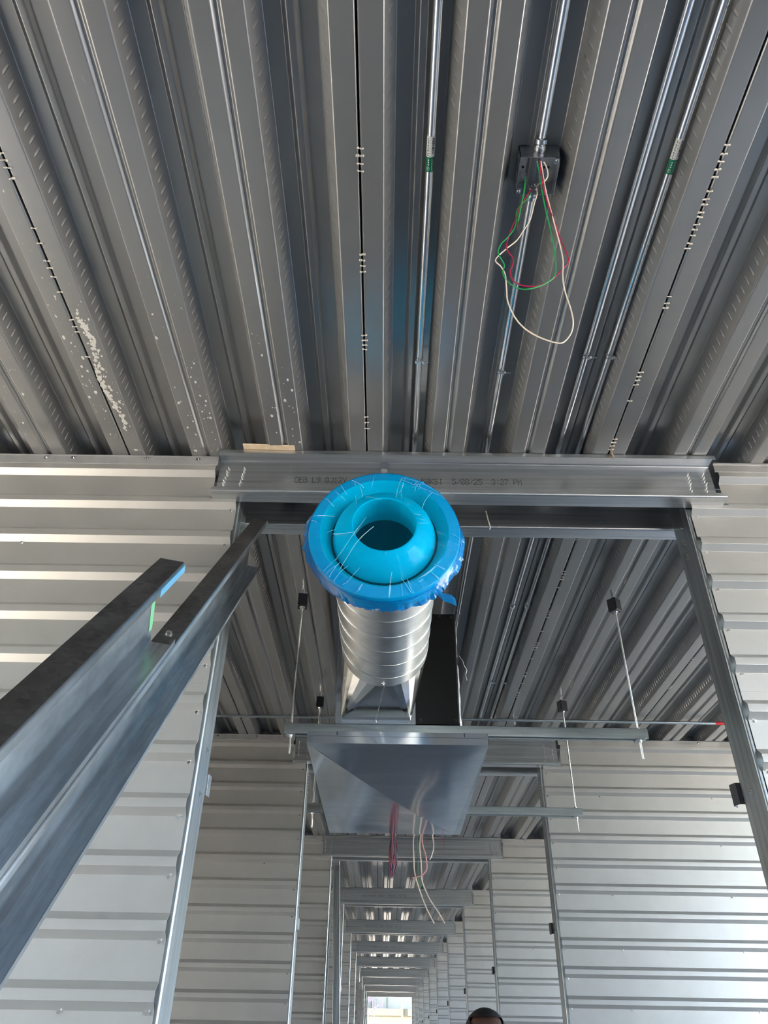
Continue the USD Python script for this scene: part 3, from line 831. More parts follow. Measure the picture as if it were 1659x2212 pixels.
def brace(origin, length, w=BW, h=BH, lip=BLIP):
    """Lipped channel: open side along +BE, web at -BE, flanges stacked along BM; origin = upper front corner at the top end."""
    pts = [(0, -lip), (0, 0), (-w, 0), (-w, -h), (0, -h), (0, -h + lip)]
    poly = sheet(fillet(pts, 0.006, 4), 0.0022)
    m = trimesh.creation.extrude_polygon(poly, length, engine='earcut')
    v = m.vertices
    return trimesh.Trimesh(origin + v[:, :1] * BE + v[:, 1:2] * BM + v[:, 2:3] * BD, m.faces, process=False)


LB = BP1[2] / -BD[2] - 0.19
b1 = thing('steel_stud', 'long galvanised channel stud leaning up to the left end of the first header', 'steel stud')
part(b1, 'channel', brace(BP1, LB), M_BRACE)
b2 = thing('steel_stud', 'shorter galvanised channel stud strapped on top of the long leaning stud, blue painted tip', 'steel stud')
A0 = BP1 + BM * (BH + 0.0024) + BD * 1.175
part(b2, 'channel', brace(A0, LB - 1.175 - 0.16), M_BRACE)


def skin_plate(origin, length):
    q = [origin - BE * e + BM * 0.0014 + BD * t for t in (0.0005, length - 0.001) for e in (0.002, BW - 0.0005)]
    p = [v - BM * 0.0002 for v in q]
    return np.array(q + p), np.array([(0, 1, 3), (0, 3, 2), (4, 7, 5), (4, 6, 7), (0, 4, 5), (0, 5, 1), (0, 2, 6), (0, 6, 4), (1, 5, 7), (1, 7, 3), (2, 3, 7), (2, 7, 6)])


M_MILL_SHADE = galv('mill_scale_shade', (0.055, 0.05, 0.048), (0.16, 0.15, 0.145), rough=(0.4, 0.65), stretch=(24.0, 9.0, 9.0), spangle=0.35)  # mottled stain and the shade of the upward flange, both in this colour
part(b1, 'weathered_shade_face', skin_plate(BP1, 1.17), M_MILL_SHADE, smooth=False, label='stained outer flange face with its shade painted in')
part(b2, 'weathered_shade_face', skin_plate(A0, LB - 1.4), M_MILL_SHADE, smooth=False, label='stained outer flange face with its shade painted in')
M_BLUETIP = plain('blue_marking_paint', (0.10, 0.28, 0.42), 0.5)
M_GREENTIP = plain('green_marking_paint', (0.16, 0.42, 0.20), 0.5)
tip = MB()
q = [A0 + BE * 0.0015 - BM * s + BD * t for t in (0.0, 0.16) for s in (0.004, 0.019)]
tip.add((np.array(q), np.array([(0, 1, 3), (0, 3, 2)])))
part(b2, 'blue_paint', tip, M_BLUETIP, smooth=False)
tip = MB()
q = [A0 - BE * (BW - 0.0016) - BM * s + BD * t for t, s in ((0.001, 0.03), (0.001, 0.15), (0.03, 0.03), (0.022, 0.15))]
tip.add((np.array(q), np.array([(0, 1, 3), (0, 3, 2)])))
part(b2, 'green_paint', tip, M_GREENTIP, smooth=False)
part(b1, 'screw', hexhead(BP1 - BE * 0.027 + BD * 1.12 + BM * 0.0012, BM, r=0.006, h=0.006, washer=0.009), M_SCREW)
part(b2, 'screw', hexhead(A0 - BE * (BW - 0.0013) - BM * 0.15 + BD * 0.62, BE, r=0.006, h=0.006, washer=0.009), M_SCREW)

# ------------------------------------------------------------------ diffuser in blue film, duct, transition, unit, pan
DC = (-0.0145, 0.0, 2.886)
df = thing('jet_diffuser', 'round jet air diffuser wrapped in blue protective film at the duct mouth', 'air diffuser')
part(df, 'outer_ring', lathe([(.176, 2.03), (.200, 2.012), (.236, 1.992), (.2425, 1.975), (.2425, 1.962), (.239, 1.953), (.206, 1.945), (.201, 1.948), (.186, 1.972), (.172, 1.992), (.168, 2.0)], DC, 'y', 96), M_WHITEPLASTIC, smooth=25)
ball = [(.165, 2.01)] + [(0.1665 * math.cos(a) if False else r, y) for r, y in ((.1655, 1.990), (.163, 1.972), (.157, 1.953), (.147, 1.935), (.134, 1.921), (.120, 1.911), (.107, 1.905), (.102, 1.9035))]
part(df, 'nozzle_ball', lathe(ball, DC, 'y', 96), M_WHITEPLASTIC, smooth=40)
part(df, 'nozzle_throat', lathe([(.102, 1.9035), (.0985, 1.906), (.0975, 1.93), (.0985, 1.97), (.104, 2.03)], DC, 'y', 72), M_WHITEPLASTIC, smooth=40)
part(df, 'shadow_gap', lathe([(.1655, 1.990), (.1722, 1.9915)], DC, 'y', 96), M_INK)
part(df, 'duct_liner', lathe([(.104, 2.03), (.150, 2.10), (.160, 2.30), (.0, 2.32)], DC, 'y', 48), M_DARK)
# film stretched over the face: taut from the rim to the nozzle, with fine pulled creases
nA = 560
th = np.arange(nA) * 2 * PI / nA
key_r = np.array([.2448, .2405, .225, .207, .19, .17, .15, .13, .114, .104, .08, .05, .012])
key_y = np.array([1.966, 1.9503, 1.9462, 1.9416, 1.9362, 1.9292, 1.9217, 1.9122, 1.9042, 1.9010, 1.9008, 1.9008, 1.9008])
rs = np.concatenate([[.2448, .2437, .2420], np.linspace(.2405, .012, 88)])
ys_ = np.interp(-rs, -key_r, key_y)
fr_ = random.Random(12)
creases = []
for k in range(64):
    lower = k % 3 != 0
    a = fr_.uniform(0, 2 * PI)
    rr_ = fr_.uniform(.205, .240) if k < 40 else fr_.uniform(.10, .21)
    c = np.array([rr_ * math.cos(a), rr_ * math.sin(a)])
    dd = a + (fr_.uniform(-.5, .5) if fr_.random() < .7 else fr_.uniform(-1.5, 1.5))
    creases.append((c, np.array([math.cos(dd), math.sin(dd)]), fr_.uniform(.012, .05), fr_.uniform(.0011, .0024), fr_.uniform(.0008, .0022)))
for c, e, w, h in (((-0.105, -0.06), (0.56, 0.83), .0016, .0026), ((-0.085, -0.075), (0.60, 0.80), .0014, .0020), ((0.135, 0.185), (0.85, -0.50), .0030, .0030), ((0.115, 0.172), (0.90, -0.42), .0022, .0024), ((0.05, 0.195), (0.25, 0.97), .0016, .0020), ((0.060, 0.19), (0.2, 0.98), .0014, .0018)):
    creases.append((np.array(c), np.array(e) / np.linalg.norm(e), .085, w, h))
V, F = [], []
for k, (r, y) in enumerate(zip(rs, ys_)):
    x_, z_ = r * np.cos(th), r * np.sin(th)
    q = np.stack([x_, z_], 1)
    wv = meshkit.noise(np.stack([x_ * 26 + 3, z_ * 26 + 7.1, np.full(nA, .3)], 1), 3)
    d = (wv - .5) * 0.0040 * (1.0 if .118 < r < .205 else 0.25)
    for c, e, L, w, h in creases:
        u = (q - c) @ e; p_ = (q - c) @ np.array([-e[1], e[0]])
        d = d - 1.9 * h * np.exp(-(p_ / w) ** 2) * np.clip(1 - (u / L) ** 2, 0, 1)
    V.append(np.stack([x_, y + np.minimum(d, 0.003), z_], 1))
V = np.vstack(V + [np.array([[0, 1.9008, 0]])]) + np.array(DC)
nR = int(np.sum(rs > .2035))


def ring_faces(k0, k1):
    i = np.arange(nA); j = (i + 1) % nA
    out = []
    for k in range(k0, k1):
        out += [np.stack([k * nA + i, k * nA + j, (k + 1) * nA + j], 1), np.stack([k * nA + i, (k + 1) * nA + j, (k + 1) * nA + i], 1)]
    return np.vstack(out)


i_ = np.arange(nA)
cap = np.stack([(len(rs) - 1) * nA + i_, (len(rs) - 1) * nA + (i_ + 1) % nA, np.full(nA, len(V) - 1)], 1)
mfilm = trimesh.Trimesh(V, np.vstack([ring_faces(nR - 1, len(rs) - 1), cap]), process=False); mfilm.remove_unreferenced_vertices()
part(df, 'protective_film', mfilm, M_FILM, smooth=True, label='stretched translucent blue film')
mfilm = trimesh.Trimesh(V, ring_faces(0, nR - 1), process=False); mfilm.remove_unreferenced_vertices()
part(df, 'film_on_rim', mfilm, M_FILM_RIM, smooth=True, label='double layer of blue film on the rim')
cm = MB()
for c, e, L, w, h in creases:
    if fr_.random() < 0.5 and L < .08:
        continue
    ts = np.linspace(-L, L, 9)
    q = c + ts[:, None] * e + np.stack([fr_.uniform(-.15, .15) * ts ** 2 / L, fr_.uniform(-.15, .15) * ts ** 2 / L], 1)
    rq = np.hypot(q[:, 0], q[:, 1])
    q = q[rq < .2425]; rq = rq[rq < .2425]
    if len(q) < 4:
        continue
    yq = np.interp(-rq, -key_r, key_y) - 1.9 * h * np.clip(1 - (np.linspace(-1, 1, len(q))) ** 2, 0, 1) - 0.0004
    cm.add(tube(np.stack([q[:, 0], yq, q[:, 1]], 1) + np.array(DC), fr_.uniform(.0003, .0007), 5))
part(df, 'film_crease_glint', cm, M_CREASE_GLINT, smooth=60, label='pale highlights painted along the film creases', kind='stuff')  # highlights of the creases, drawn as thin pale tubes
# the film's crumpled border behind the rim
nB = 260
tb = np.arange(nB) * 2 * PI / nB
amp = 0.35 + 0.9 * np.exp(-((np.angle(np.exp(1j * (tb - 3.05)))) / 0.42) ** 2) + 0.8 * np.exp(-((np.angle(np.exp(1j * (tb + 0.05)))) / 0.38) ** 2) + 0.5 * np.exp(-((np.angle(np.exp(1j * (tb + 0.9)))) / 0.35) ** 2)
V, F = [], []
rows = [(0.0, 1.962), (0.25, 1.972), (0.6, 1.985), (1.0, 2.0), (0.8, 2.016), (0.35, 2.026)]
for k, (w, y) in enumerate(rows):
    z1 = meshkit.noise(np.stack([np.cos(tb) * 16, np.sin(tb) * 16, np.full(nB, k * 0.9)], 1), 11)
    z2 = meshkit.noise(np.stack([np.cos(tb) * 34, np.sin(tb) * 34, np.full(nB, k * 1.7)], 1), 12)
    r = .2442 + w * amp * (0.012 + 0.020 * (z1 - .35) + 0.012 * (z2 - .5)) - (0.012 if k == 5 else 0)
    yy = y + (z2 - .5) * 0.012 * (k > 0)
    V.append(np.stack([r * np.cos(tb), yy, r * np.sin(tb)], 1))
V = np.vstack(V) + np.array(DC)
for k in range(len(rows) - 1):
    for i in range(nB):
        j = (i + 1) % nB
        F += [(k * nB + i, k * nB + j, (k + 1) * nB + j), (k * nB + i, (k + 1) * nB + j, (k + 1) * nB + i)]
part(df, 'film_border', trimesh.Trimesh(V, F, process=False), M_FILM_FOLD, smooth=20, label='crumpled darker blue film border')
tl = []
for i, (a, b) in enumerate(((0.150, 2.690), (0.168, 2.672), (0.190, 2.664), (0.205, 2.655))):
    tl += [(a, 1.985 + 0.006 * (i % 2), b + 0.018), (a + 0.004, 1.992, b - 0.010)]
V = np.array(tl); F = [q for i in range(3) for q in ((2 * i, 2 * i + 1, 2 * i + 3), (2 * i, 2 * i + 3, 2 * i + 2))]
part(df, 'film_tail', trimesh.Trimesh(V, F, process=False), M_FILM_FOLD, smooth=False, label='loose end of the film')

dk = thing('spiral_duct', 'shiny galvanised spiral seam duct behind the blue diffuser', 'air duct')
RD, DX = 0.1745, -0.0105
part(dk, 'tube', lathe([(RD - .002, 2.031), (RD, 2.031), (RD, 2.7715), (RD - .002, 2.7715)], (DX, 0, 2.886), 'y', 96), M_DUCT, smooth=40)
hp = 0.116
tt = np.linspace(0, 1, 7 * 72)
yy = 2.034 + tt * 0.735
ph = 2 * PI * (yy - 2.112) / hp - PI / 2
part(dk, 'spiral_seam', tube(np.stack([DX + (RD + .0008) * np.cos(ph), yy, 2.886 + (RD + .0008) * np.sin(ph)], 1), 0.0015, 6), M_DUCT, smooth=60)
for (a, y) in ((-50, 2.10), (-128, 2.06), (-91, 2.745)):
    a = math.radians(a); d = np.array([math.cos(a), 0, math.sin(a)])
    part(dk, 'screw', hexhead(np.array([DX, y, 2.886]) + d * RD, d, r=.0036), M_SCREW)

tr = thing('duct_transition', 'faceted galvanised square to round transition between duct and black unit', 'duct fitting')
nC = 32
ta = np.arange(nC) * 2 * PI / nC + PI / 4
circ = np.stack([DX + RD * np.cos(ta), np.full(nC, 2.772), 2.886 + RD * np.sin(ta)], 1)
rx0, rx1, rz0, rz1, ry = -0.198, 0.104, 2.704, 3.075, 3.118
corners = np.array([(rx1, ry, rz1), (rx0, ry, rz1), (rx0, ry, rz0), (rx1, ry, rz0)])
V = np.vstack([circ, corners]); F = []
for q in range(4):
    for i in range(nC // 4):
        k = (q * nC // 4 + i - nC // 8) % nC
        F.append((k, (k + 1) % nC, nC + q))
    F.append(((q * nC // 4 + nC // 8) % nC, nC + (q + 1) % 4, nC + q))
part(tr, 'shell', trimesh.Trimesh(V, np.array(F), process=False), M_TRANS, smooth=False)
fl = MB()
for lo, hi in (((rx0 - .022, ry - .001, rz0 - .013), (rx1 + .022, ry + .02, rz0)), ((rx0 - .022, ry - .001, rz1), (rx1 + .022, ry + .02, rz1 + .013)), ((rx0 - .022, ry - .001, rz0), (rx0, ry + .02, rz1)), ((rx1, ry - .001, rz0), (rx1 + .022, ry + .02, rz1))):
    fl.box(lo, hi)
part(tr, 'flange', fl, M_PAN, smooth=False)
part(tr, 'seam', tube([(-0.010, 2.772, 2.886 - RD - .001), (-0.046, ry - .002, rz0 + .001)], 0.002, 6), M_SCREW)
for t in (0.35, 0.7):
    p = np.array([-0.010, 2.772, 2.886 - RD]) * (1 - t) + np.array([-0.046, ry, rz0]) * t
    part(tr, 'screw', hexhead(p, (0, -.1, -1), r=.003), M_GALV_DARK)

un = thing('air_handler', 'black sheet metal air handling unit hanging behind the duct', 'air handler')
ux0, ux1, uy0, uy1, uz0, uz1 = -0.222, 0.318, 3.142, 4.62, 2.694, 3.236
part(un, 'cabinet', cbox((ux1 - ux0, uy1 - uy0, uz1 - uz0), 0.003, ((ux0 + ux1) / 2, (uy0 + uy1) / 2, (uz0 + uz1) / 2)), M_UNIT, smooth=False)
part(un, 'front_panel', cbox((ux1 - 0.128 - 0.004, 0.005, uz1 - uz0 - 0.012), 0.0015, ((ux1 + 0.128 - 0.004) / 2, uy0 - 0.0025, (uz0 + uz1) / 2 + 0.002)), M_UNIT, smooth=False)
part(un, 'bottom_lip', MB().box((ux0, uy0 - 0.012, uz0 - 0.001), (ux1, uy0, uz0 + 0.006)), M_UNIT, smooth=False)
part(un, 'edge_flange', MB().box((ux0 - 0.003, uy0 - 0.022, uz0 + 0.004), (ux0 + 0.012, uy0 + 0.01, uz1 - 0.01)), M_GALV_Z, smooth=False, label='pale vertical edge flange')
for (x, z) in ((0.150, uz0 + 0.02), (0.30, uz0 + 0.02), (0.30, uz1 - 0.02), (0.245, uz1 - 0.015)):
    part(un, 'screw', hexhead((x, uy0 - 0.005, z), (0, -1, 0), r=.004), M_INK)
foil = MB()
nz, nk = 40, 4
zz = np.linspace(uz0 - 0.015, uz1 - 0.03, nz)
V = []
for k in range(nk):
    nn = meshkit.noise(np.stack([zz * 28, np.full(nz, k * 2.1), zz * 0], 1), 21)
    V.append(np.stack([ux1 + 0.001 + (0.0, 0.010, 0.012, 0.0)[k] * (0.1 + 1.6 * np.maximum(nn - 0.35, 0)) * (1.2 - 0.7 * (zz - uz0) / (uz1 - uz0)), np.full(nz, uy0 + 0.003 + 0.014 * k), zz], 1))
V = np.vstack(V); F = []
for k in range(nk - 1):
    for i in range(nz - 1):
        F += [(k * nz + i, k * nz + i + 1, (k + 1) * nz + i + 1), (k * nz + i, (k + 1) * nz + i + 1, (k + 1) * nz + i)]
part(un, 'insulation_edge', trimesh.Trimesh(V, F, process=False), M_FOIL, smooth=False, label='torn silvery insulation edge')
part(un, 'insulation_thread', tube(smooth_path([(0.33, 3.16, 3.03), (0.345, 3.15, 3.0), (0.352, 3.15, 2.975), (0.362, 3.15, 2.955), (0.356, 3.15, 2.93), (0.361, 3.15, 2.905)]), 0.0014, 5), M_FOIL)

pn = thing('drain_pan', 'bluish galvanised sheet metal drain pan under the black unit', 'drain pan')
pf0, pf1, pb0, pb1, yf, yb, pz, ph_ = -0.335, 0.431, -0.331, 0.446, 3.108, 4.70, 2.597, 0.0508


def pan_facet(A, B, crease_first, n=28):
    """One half of the cross-broken bottom: a triangle from the front left corner, hanging lowest along the diagonal fold."""
    V, F = [], []
    for i in range(n + 1):
        for j in range(n + 1):
            u, v = i / n, j / n
            s, t = u * ((1 - v) * A[0] + v * B[0]), u * ((1 - v) * A[1] + v * B[1])
            c = (1 - v) if crease_first else v
            x = (pf0 + (pf1 - pf0) * s) * (1 - t) + (pb0 + (pb1 - pb0) * s) * t
            y = yf + (yb - yf) * t
            e = min(1.0, 10 * min(max(s, 0), max(1 - s, 0), max(t, 0), max(1 - t, 0)))
            wave = (0.0045 * math.sin(3.1 * s + 1.0) * math.sin(2.6 * t) + 0.008 * (meshkit.noise(np.array([[s * 2.6, t * 2.9, 0.3 + crease_first]]), 4)[0] - .5)) * e
            V.append((x, y, pz - 0.017 * math.sin(PI * u) * c + wave))
    for i in range(n):
        for j in range(n):
            a = i * (n + 1) + j
            F += [(a, a + 1, a + n + 2), (a, a + n + 2, a + n + 1)]
    return np.array(V), np.array(F)


part(pn, 'bottom', MB().add(pan_facet((1.0, 0.0), (1.0, 0.0), False) if False else pan_facet((0.95, 1.0), (1.0, 0.0), True)).add(pan_facet((0.0, 1.0), (0.95, 1.0), False)).add((np.array([(pf1, yf, pz), (pb1, yb, pz), (pb0 + (pb1 - pb0) * 0.95, yb, pz)]), np.array([(0, 1, 2)]))), M_PAN, smooth=True)
t_ = 0.0014
part(pn, 'front_lip', MB().add(push(sheet([(yf, pz), (yf, pz + 0.030), (yf - 0.0012, pz + 0.031), (yf - 0.0012, pz + ph_)], t_), 'x', pf0, pf1)), M_PAN, smooth=False)
part(pn, 'back_lip', MB().box((pb0, yb, pz), (pb1, yb + t_, pz + ph_)), M_PAN, smooth=False)
for xa, xb in ((pf0, pb0), (pf1, pb1)):
    v = np.array([(xa, yf, pz), (xb, yb, pz), (xb, yb, pz + ph_), (xa, yf, pz + ph_)])
    v2 = v + [t_, 0, 0]
    part(pn, 'side_lip', (np.vstack([v, v2]), np.array([(0, 1, 2), (0, 2, 3), (4, 6, 5), (4, 7, 6), (3, 2, 6), (3, 6, 7), (0, 4, 5), (0, 5, 1)])), M_PAN, smooth=False)
for x in (-0.21, 0.33):
    part(pn, 'ink_tick', MB().box((x, yf - 0.0030, pz + 0.034), (x + 0.0035, yf - 0.0012, pz + ph_ - 0.001)), M_INK, smooth=False)

# strut channels and their hangers
for k, (ys, zt, xa, xb, lab) in enumerate(((3.155, 2.690, -0.438, 1.123, 'galvanised strut channel carrying the front of the black unit'), (4.445, 2.690, -0.445, 1.125, 'galvanised strut channel carrying the back of the black unit'))):
    st = thing('strut_channel', lab, 'strut channel')
    h = 0.0412
    pts = [(ys - .0105, zt - h + .008), (ys - .0105, zt - h), (ys - .0206, zt - h), (ys - .0206, zt), (ys + .0206, zt), (ys + .0206, zt - h), (ys + .0105, zt - h), (ys + .0105, zt - h + .008)]
    part(st, 'channel', push(sheet(fillet(pts, 0.002, 2), 0.0024), 'x', xa, xb), M_STRUT)
    for x in (xa + 0.028, xb - 0.035):
        part(st, 'square_washer', cbox((0.038, 0.042, 0.005), 0.001, (x, ys, zt - h - 0.004)), M_STRUT, smooth=False)
iso = [(-0.411, 3.155, 8, 'front left'), (1.089, 3.155, 40, 'front right'), (-0.414, 4.445, 3, 'back left'), (1.092, 4.445, 20, 'back right')]
for x, y, rz, nm in iso:
    hg = thing('rod_hanger', f'threaded rod with black rubber isolator at the {nm} of the unit', 'threaded rod hanger')
    ring = []
    zz = np.arange(2.565, 3.275, 0.0025)
    part(hg, 'rod', lathe([(.0, 2.565)] + [(.0041 if i % 2 else .0047, z) for i, z in enumerate(zz)] + [(0, 3.275)], (x, y, 0), 'z', 10), M_SCREW, smooth=20)
    b = cbox((0.047, 0.047, 0.066), 0.003); b.apply_transform(trimesh.transformations.rotation_matrix(math.radians(rz), (0, 0, 1))); b.apply_translation((x, y, 3.300))
    part(hg, 'isolator', b, M_BLACK, smooth=False, label='black rubber isolator block')
    part(hg, 'nut', nut((x, y, 2.690), (0, 0, 1)), M_SCREW, smooth=False)
    part(hg, 'nut', nut((x, y, 2.644), (0, 0, -1)), M_SCREW, smooth=False)
    part(hg, 'nut', nut((x, y, 3.267), (0, 0, -1), r=0.010), M_SCREW, smooth=False)
    part(hg, 'anchor', MB().add(cyl((x, y, 3.33), (x, y, ZD + 0.002), 0.006, 12)).add(nut((x, y, 3.333), (0, 0, 1), r=.0095, h=.009)).add(cyl((x + .016, y, 3.333), (x + .016, y, 3.348), 0.004, 8)), M_SCREW, smooth=20)

# ------------------------------------------------------------------ wires behind the unit
wbun = thing('wire_bundle', 'bundle of red, blue and black wires hanging behind the drain pan', 'wires')
for k in range(24):
    mat = (M_RED, M_BLACKW, M_RED, M_BLUEW, M_PINK, M_BLACKW)[k % 6]
    a = RNG.uniform(-1, 1); b = RNG.uniform(-1, 1)
    pts = [(0.049 + 0.006 * a, 4.80 + 0.01 * b, 2.72), (0.050 + 0.017 * a, 4.85 + 0.012 * b, 2.60), (0.051 + 0.027 * a, 4.85 + 0.014 * b, 2.53), (0.050 + 0.022 * a + 0.004 * math.sin(k), 4.85, 2.46), (0.048 + 0.010 * a, 4.85, 2.38 + 0.05 * RNG.random())]
    part(wbun, 'strand', tube(smooth_path(pts, 4), 0.0021, 6), mat, smooth=60)
wire('white_cable', [(0.20, 4.80, 2.72), (0.18, 4.85, 2.627), (0.174, 4.85, 2.573), (0.177, 4.85, 2.488), (0.18, 4.85, 2.423), (0.2, 4.85, 2.347), (0.24, 4.85, 2.243), (0.272, 4.85, 2.183), (0.292, 4.85, 2.147)], M_WHITEW, 0.0036, 'left one of two long whitish cables hanging behind the drain pan')
wire('white_cable', [(0.22, 4.80, 2.72), (0.221, 4.85, 2.628), (0.213, 4.85, 2.567), (0.219, 4.85, 2.488), (0.222, 4.85, 2.418), (0.228, 4.85, 2.36), (0.268, 4.85, 2.274), (0.32, 4.85, 2.202), (0.353, 4.85, 2.148)], M_WHITEW, 0.0036, 'right one of two long whitish cables hanging behind the drain pan')
wire('white_cable', [(0.235, 4.80, 2.72), (0.228, 4.842, 2.628), (0.231, 4.842, 2.568), (0.248, 4.842, 2.509), (0.254, 4.842, 2.437), (0.232, 4.842, 2.405), (0.207, 4.842, 2.392), (0.166, 4.842, 2.384)], M_PINK, 0.0034, 'pinkish cable curling across the white ones behind the drain pan')
wire('white_cable', [(0.29, 4.80, 2.70), (0.293, 4.85, 2.615), (0.299, 4.85, 2.569), (0.287, 4.85, 2.516), (0.272, 4.85, 2.486)], M_WHITEW, 0.0032, 'short white cable bent left behind the drain pan')
wire('red_wire', [(0.335, 4.80, 2.70), (0.343, 4.85, 2.63), (0.356, 4.85, 2.59), (0.354, 4.85, 2.517)], M_RED, 0.0014, 'single thin red wire at the right behind the drain pan')
wire('green_wire', [(0.205, 4.81, 2.72), (0.199, 4.86, 2.60), (0.201, 4.86, 2.469), (0.201, 4.86, 2.404), (0.214, 4.86, 2.335)], M_GREEN, 0.0022, 'dark green wire among the white cables behind the drain pan')
bt_ = MB()
for k in range(4):
    bt_.add(cbox((0.028, 0.012, 0.016), 0.004, (0.275 + 0.017 * k, 4.79, 2.632 - 0.006 * (k % 2))))
solo('blue_connector', bt_, plain('blue_connector_plastic', (0.02, 0.22, 0.6), 0.35), 'small bright blue connector strip at the rear edge of the drain pan', 'connector', smooth=False)


# ------------------------------------------------------------------ loose studs by the third doorway
lean = thing('leaning_stud', 'bluish steel stud leaning beside the left jamb of the third doorway', 'steel stud')
top, d = np.array([-0.478, 8.10, 3.048]), np.array([0.0644, 0.0, -1.309]); d /= np.linalg.norm(d)
L = top[2] / -d[2] - 0.004
poly = sheet(fillet([(0.032, 0.014), (0.032, 0.0), (-0.032, 0.0), (-0.032, 0.04), (0.0, 0.04)], 0.004, 3), 0.002)
m = trimesh.creation.extrude_polygon(poly, L, engine='earcut'); v = m.vertices
ex = np.array([1.0, 0, 0]) - d * d[0]; ex /= np.linalg.norm(ex)
part(lean, 'channel', trimesh.Trimesh(top + v[:, :1] * ex + v[:, 1:2] * np.array([0, 1.0, 0]) + v[:, 2:3] * d, m.faces, process=False), M_GALV_Z)
part(lean, 'end_clip', cbox((0.085, 0.03, 0.085), 0.003, top + [-0.012, 0.03, 0.0]), M_GALV_X, smooth=False)
solo('steel_angle', push(sheet([(-0.545, 8.36), (-0.530, 8.36), (-0.530, 8.39)], 0.002), 'z', 0.0, 2.60), M_GALV_Z, 'short bright steel angle standing at the left of the third doorway', 'steel angle')
for k, (x, z) in enumerate(((-0.575, 2.86), (-0.57, 2.88))):
    y = YW + S * (6 + k) - 0.02
    solo('steel_angle', push(sheet([(x - 0.02, y + 0.04), (x - 0.02, y), (x + 0.03, y)], 0.003), 'z', 0.0, z), M_SCREW, f'bright steel angle standing at the left of the {ORD[6 + k]} doorway', 'steel angle')

# ------------------------------------------------------------------ the place beyond the far doorway
eb = thing('exterior_building', 'sunlit cream building with outside stairs beyond the corridor end', 'building')
yb_ = 46.0
part(eb, 'wall', MB().box((-9, yb_ + 1.6, -0.16), (11, yb_ + 2.0, 8.0)), M_STUCCO, smooth=False)
part(eb, 'walkway_slab', MB().box((-9, yb_, 3.02), (11, yb_ + 1.6, 3.32)), M_BAND, smooth=False)
part(eb, 'roof', MB().box((-9, yb_ - 0.4, 7.9), (11, yb_ + 2.2, 8.2)), M_BAND, smooth=False)
for x in (-1.32, 1.02):
    part(eb, 'post', MB().box((x - 0.05, yb_ - 0.12, -0.16), (x + 0.05, yb_ - 0.02, 7.9)), M_POST, smooth=False)
for x in (-0.58, 0.25):
    part(eb, 'wall_joint', MB().box((x - 0.02, yb_ + 1.57, 3.3), (x + 0.02, yb_ + 1.6, 7.9)), M_POST, smooth=False)
for x in np.arange(-0.52, 0.0, 0.085):
    part(eb, 'baluster', MB().box((x - 0.016, yb_ + 0.05, 3.32), (x + 0.016, yb_ + 0.09, 4.45)), M_RAIL, smooth=False)
part(eb, 'handrail', MB().box((-0.56, yb_ + 0.03, 4.45), (-0.02, yb_ + 0.11, 4.52)), M_RAIL, smooth=False)


def stair(x0, z0, x1, z1, y):
    s = np.array([(x0, z0), (x1, z1), (x1, z1 - 0.22), (x0, z0 - 0.22)])
    part(eb, 'stair_stringer', push(Polygon(s), 'y', y, y + 0.06), M_RAIL, smooth=False)
    s = s + [0, 0.95]
    s[2:, 1] += 0.15
    part(eb, 'stair_rail', push(Polygon(s), 'y', y, y + 0.06), M_RAIL, smooth=False)
    for t in np.linspace(0.04, 0.96, 16):
        x, z = x0 + (x1 - x0) * t, z0 + (z1 - z0) * t
        part(eb, 'stair_baluster', MB().box((x - 0.016, y + 0.01, z), (x + 0.016, y + 0.05, z + 0.9)), M_RAIL, smooth=False)


stair(-2.6, 1.0, -0.15, 2.55, yb_ - 0.6)
stair(-2.9, 3.0, -0.55, 3.9, yb_ + 0.9)

# ------------------------------------------------------------------ the person under the first bay
def bone(a, ra, b, rb, n=20):
    s = lambda c, r: m3.Manifold.sphere(r, n).translate(tuple(map(float, c)))
    return m3.Manifold.batch_hull([s(a, ra), s(b, rb)])


def body_of(bones, length, it=14):
    m = m3.Manifold.batch_boolean([bone(*b) if not isinstance(b, m3.Manifold) else b for b in bones], m3.OpType.Add).refine_to_length(length)
    mm = m.to_mesh()
    t = trimesh.Trimesh(mm.vert_properties[:, :3], mm.tri_verts, process=True)
    trimesh.smoothing.filter_taubin(t, 0.5, 0.53, iterations=it)
    return t


def ball_(c, r, sc):
    return m3.Manifold.sphere(r, 32).scale(sc).translate(tuple(map(float, c)))


pe = thing('person', 'person with short black hair facing the camera, only the top of the head in view', 'person', at=(0.390, 3.40, 0.0))
HZ = 1.577       # middle of the head
head = [ball_((0, 0.012, HZ + 0.018), 0.09, (0.865, 1.08, 1.0)), bone((0, -0.03, HZ - 0.05), 0.052, (0, -0.052, HZ - 0.088), 0.030), bone((-0.03, -0.02, HZ - 0.04), 0.04, (0.03, -0.02, HZ - 0.04), 0.04),
        bone((0, -0.088, HZ + 0.008), 0.008, (0, -0.104, HZ - 0.030), 0.013), bone((-0.022, -0.068, HZ - 0.066), 0.010, (0.022, -0.068, HZ - 0.066), 0.010), bone((-0.02, -0.075, HZ + 0.026), 0.013, (0.02, -0.075, HZ + 0.026), 0.013),
        bone((0, 0.02, HZ - 0.06), 0.058, (0, 0.025, 1.395), 0.060)]
for sx in (-1, 1):
    head += [bone((sx * 0.080, 0.012, HZ + 0.018), 0.012, (sx * 0.079, 0.008, HZ - 0.03), 0.009)]
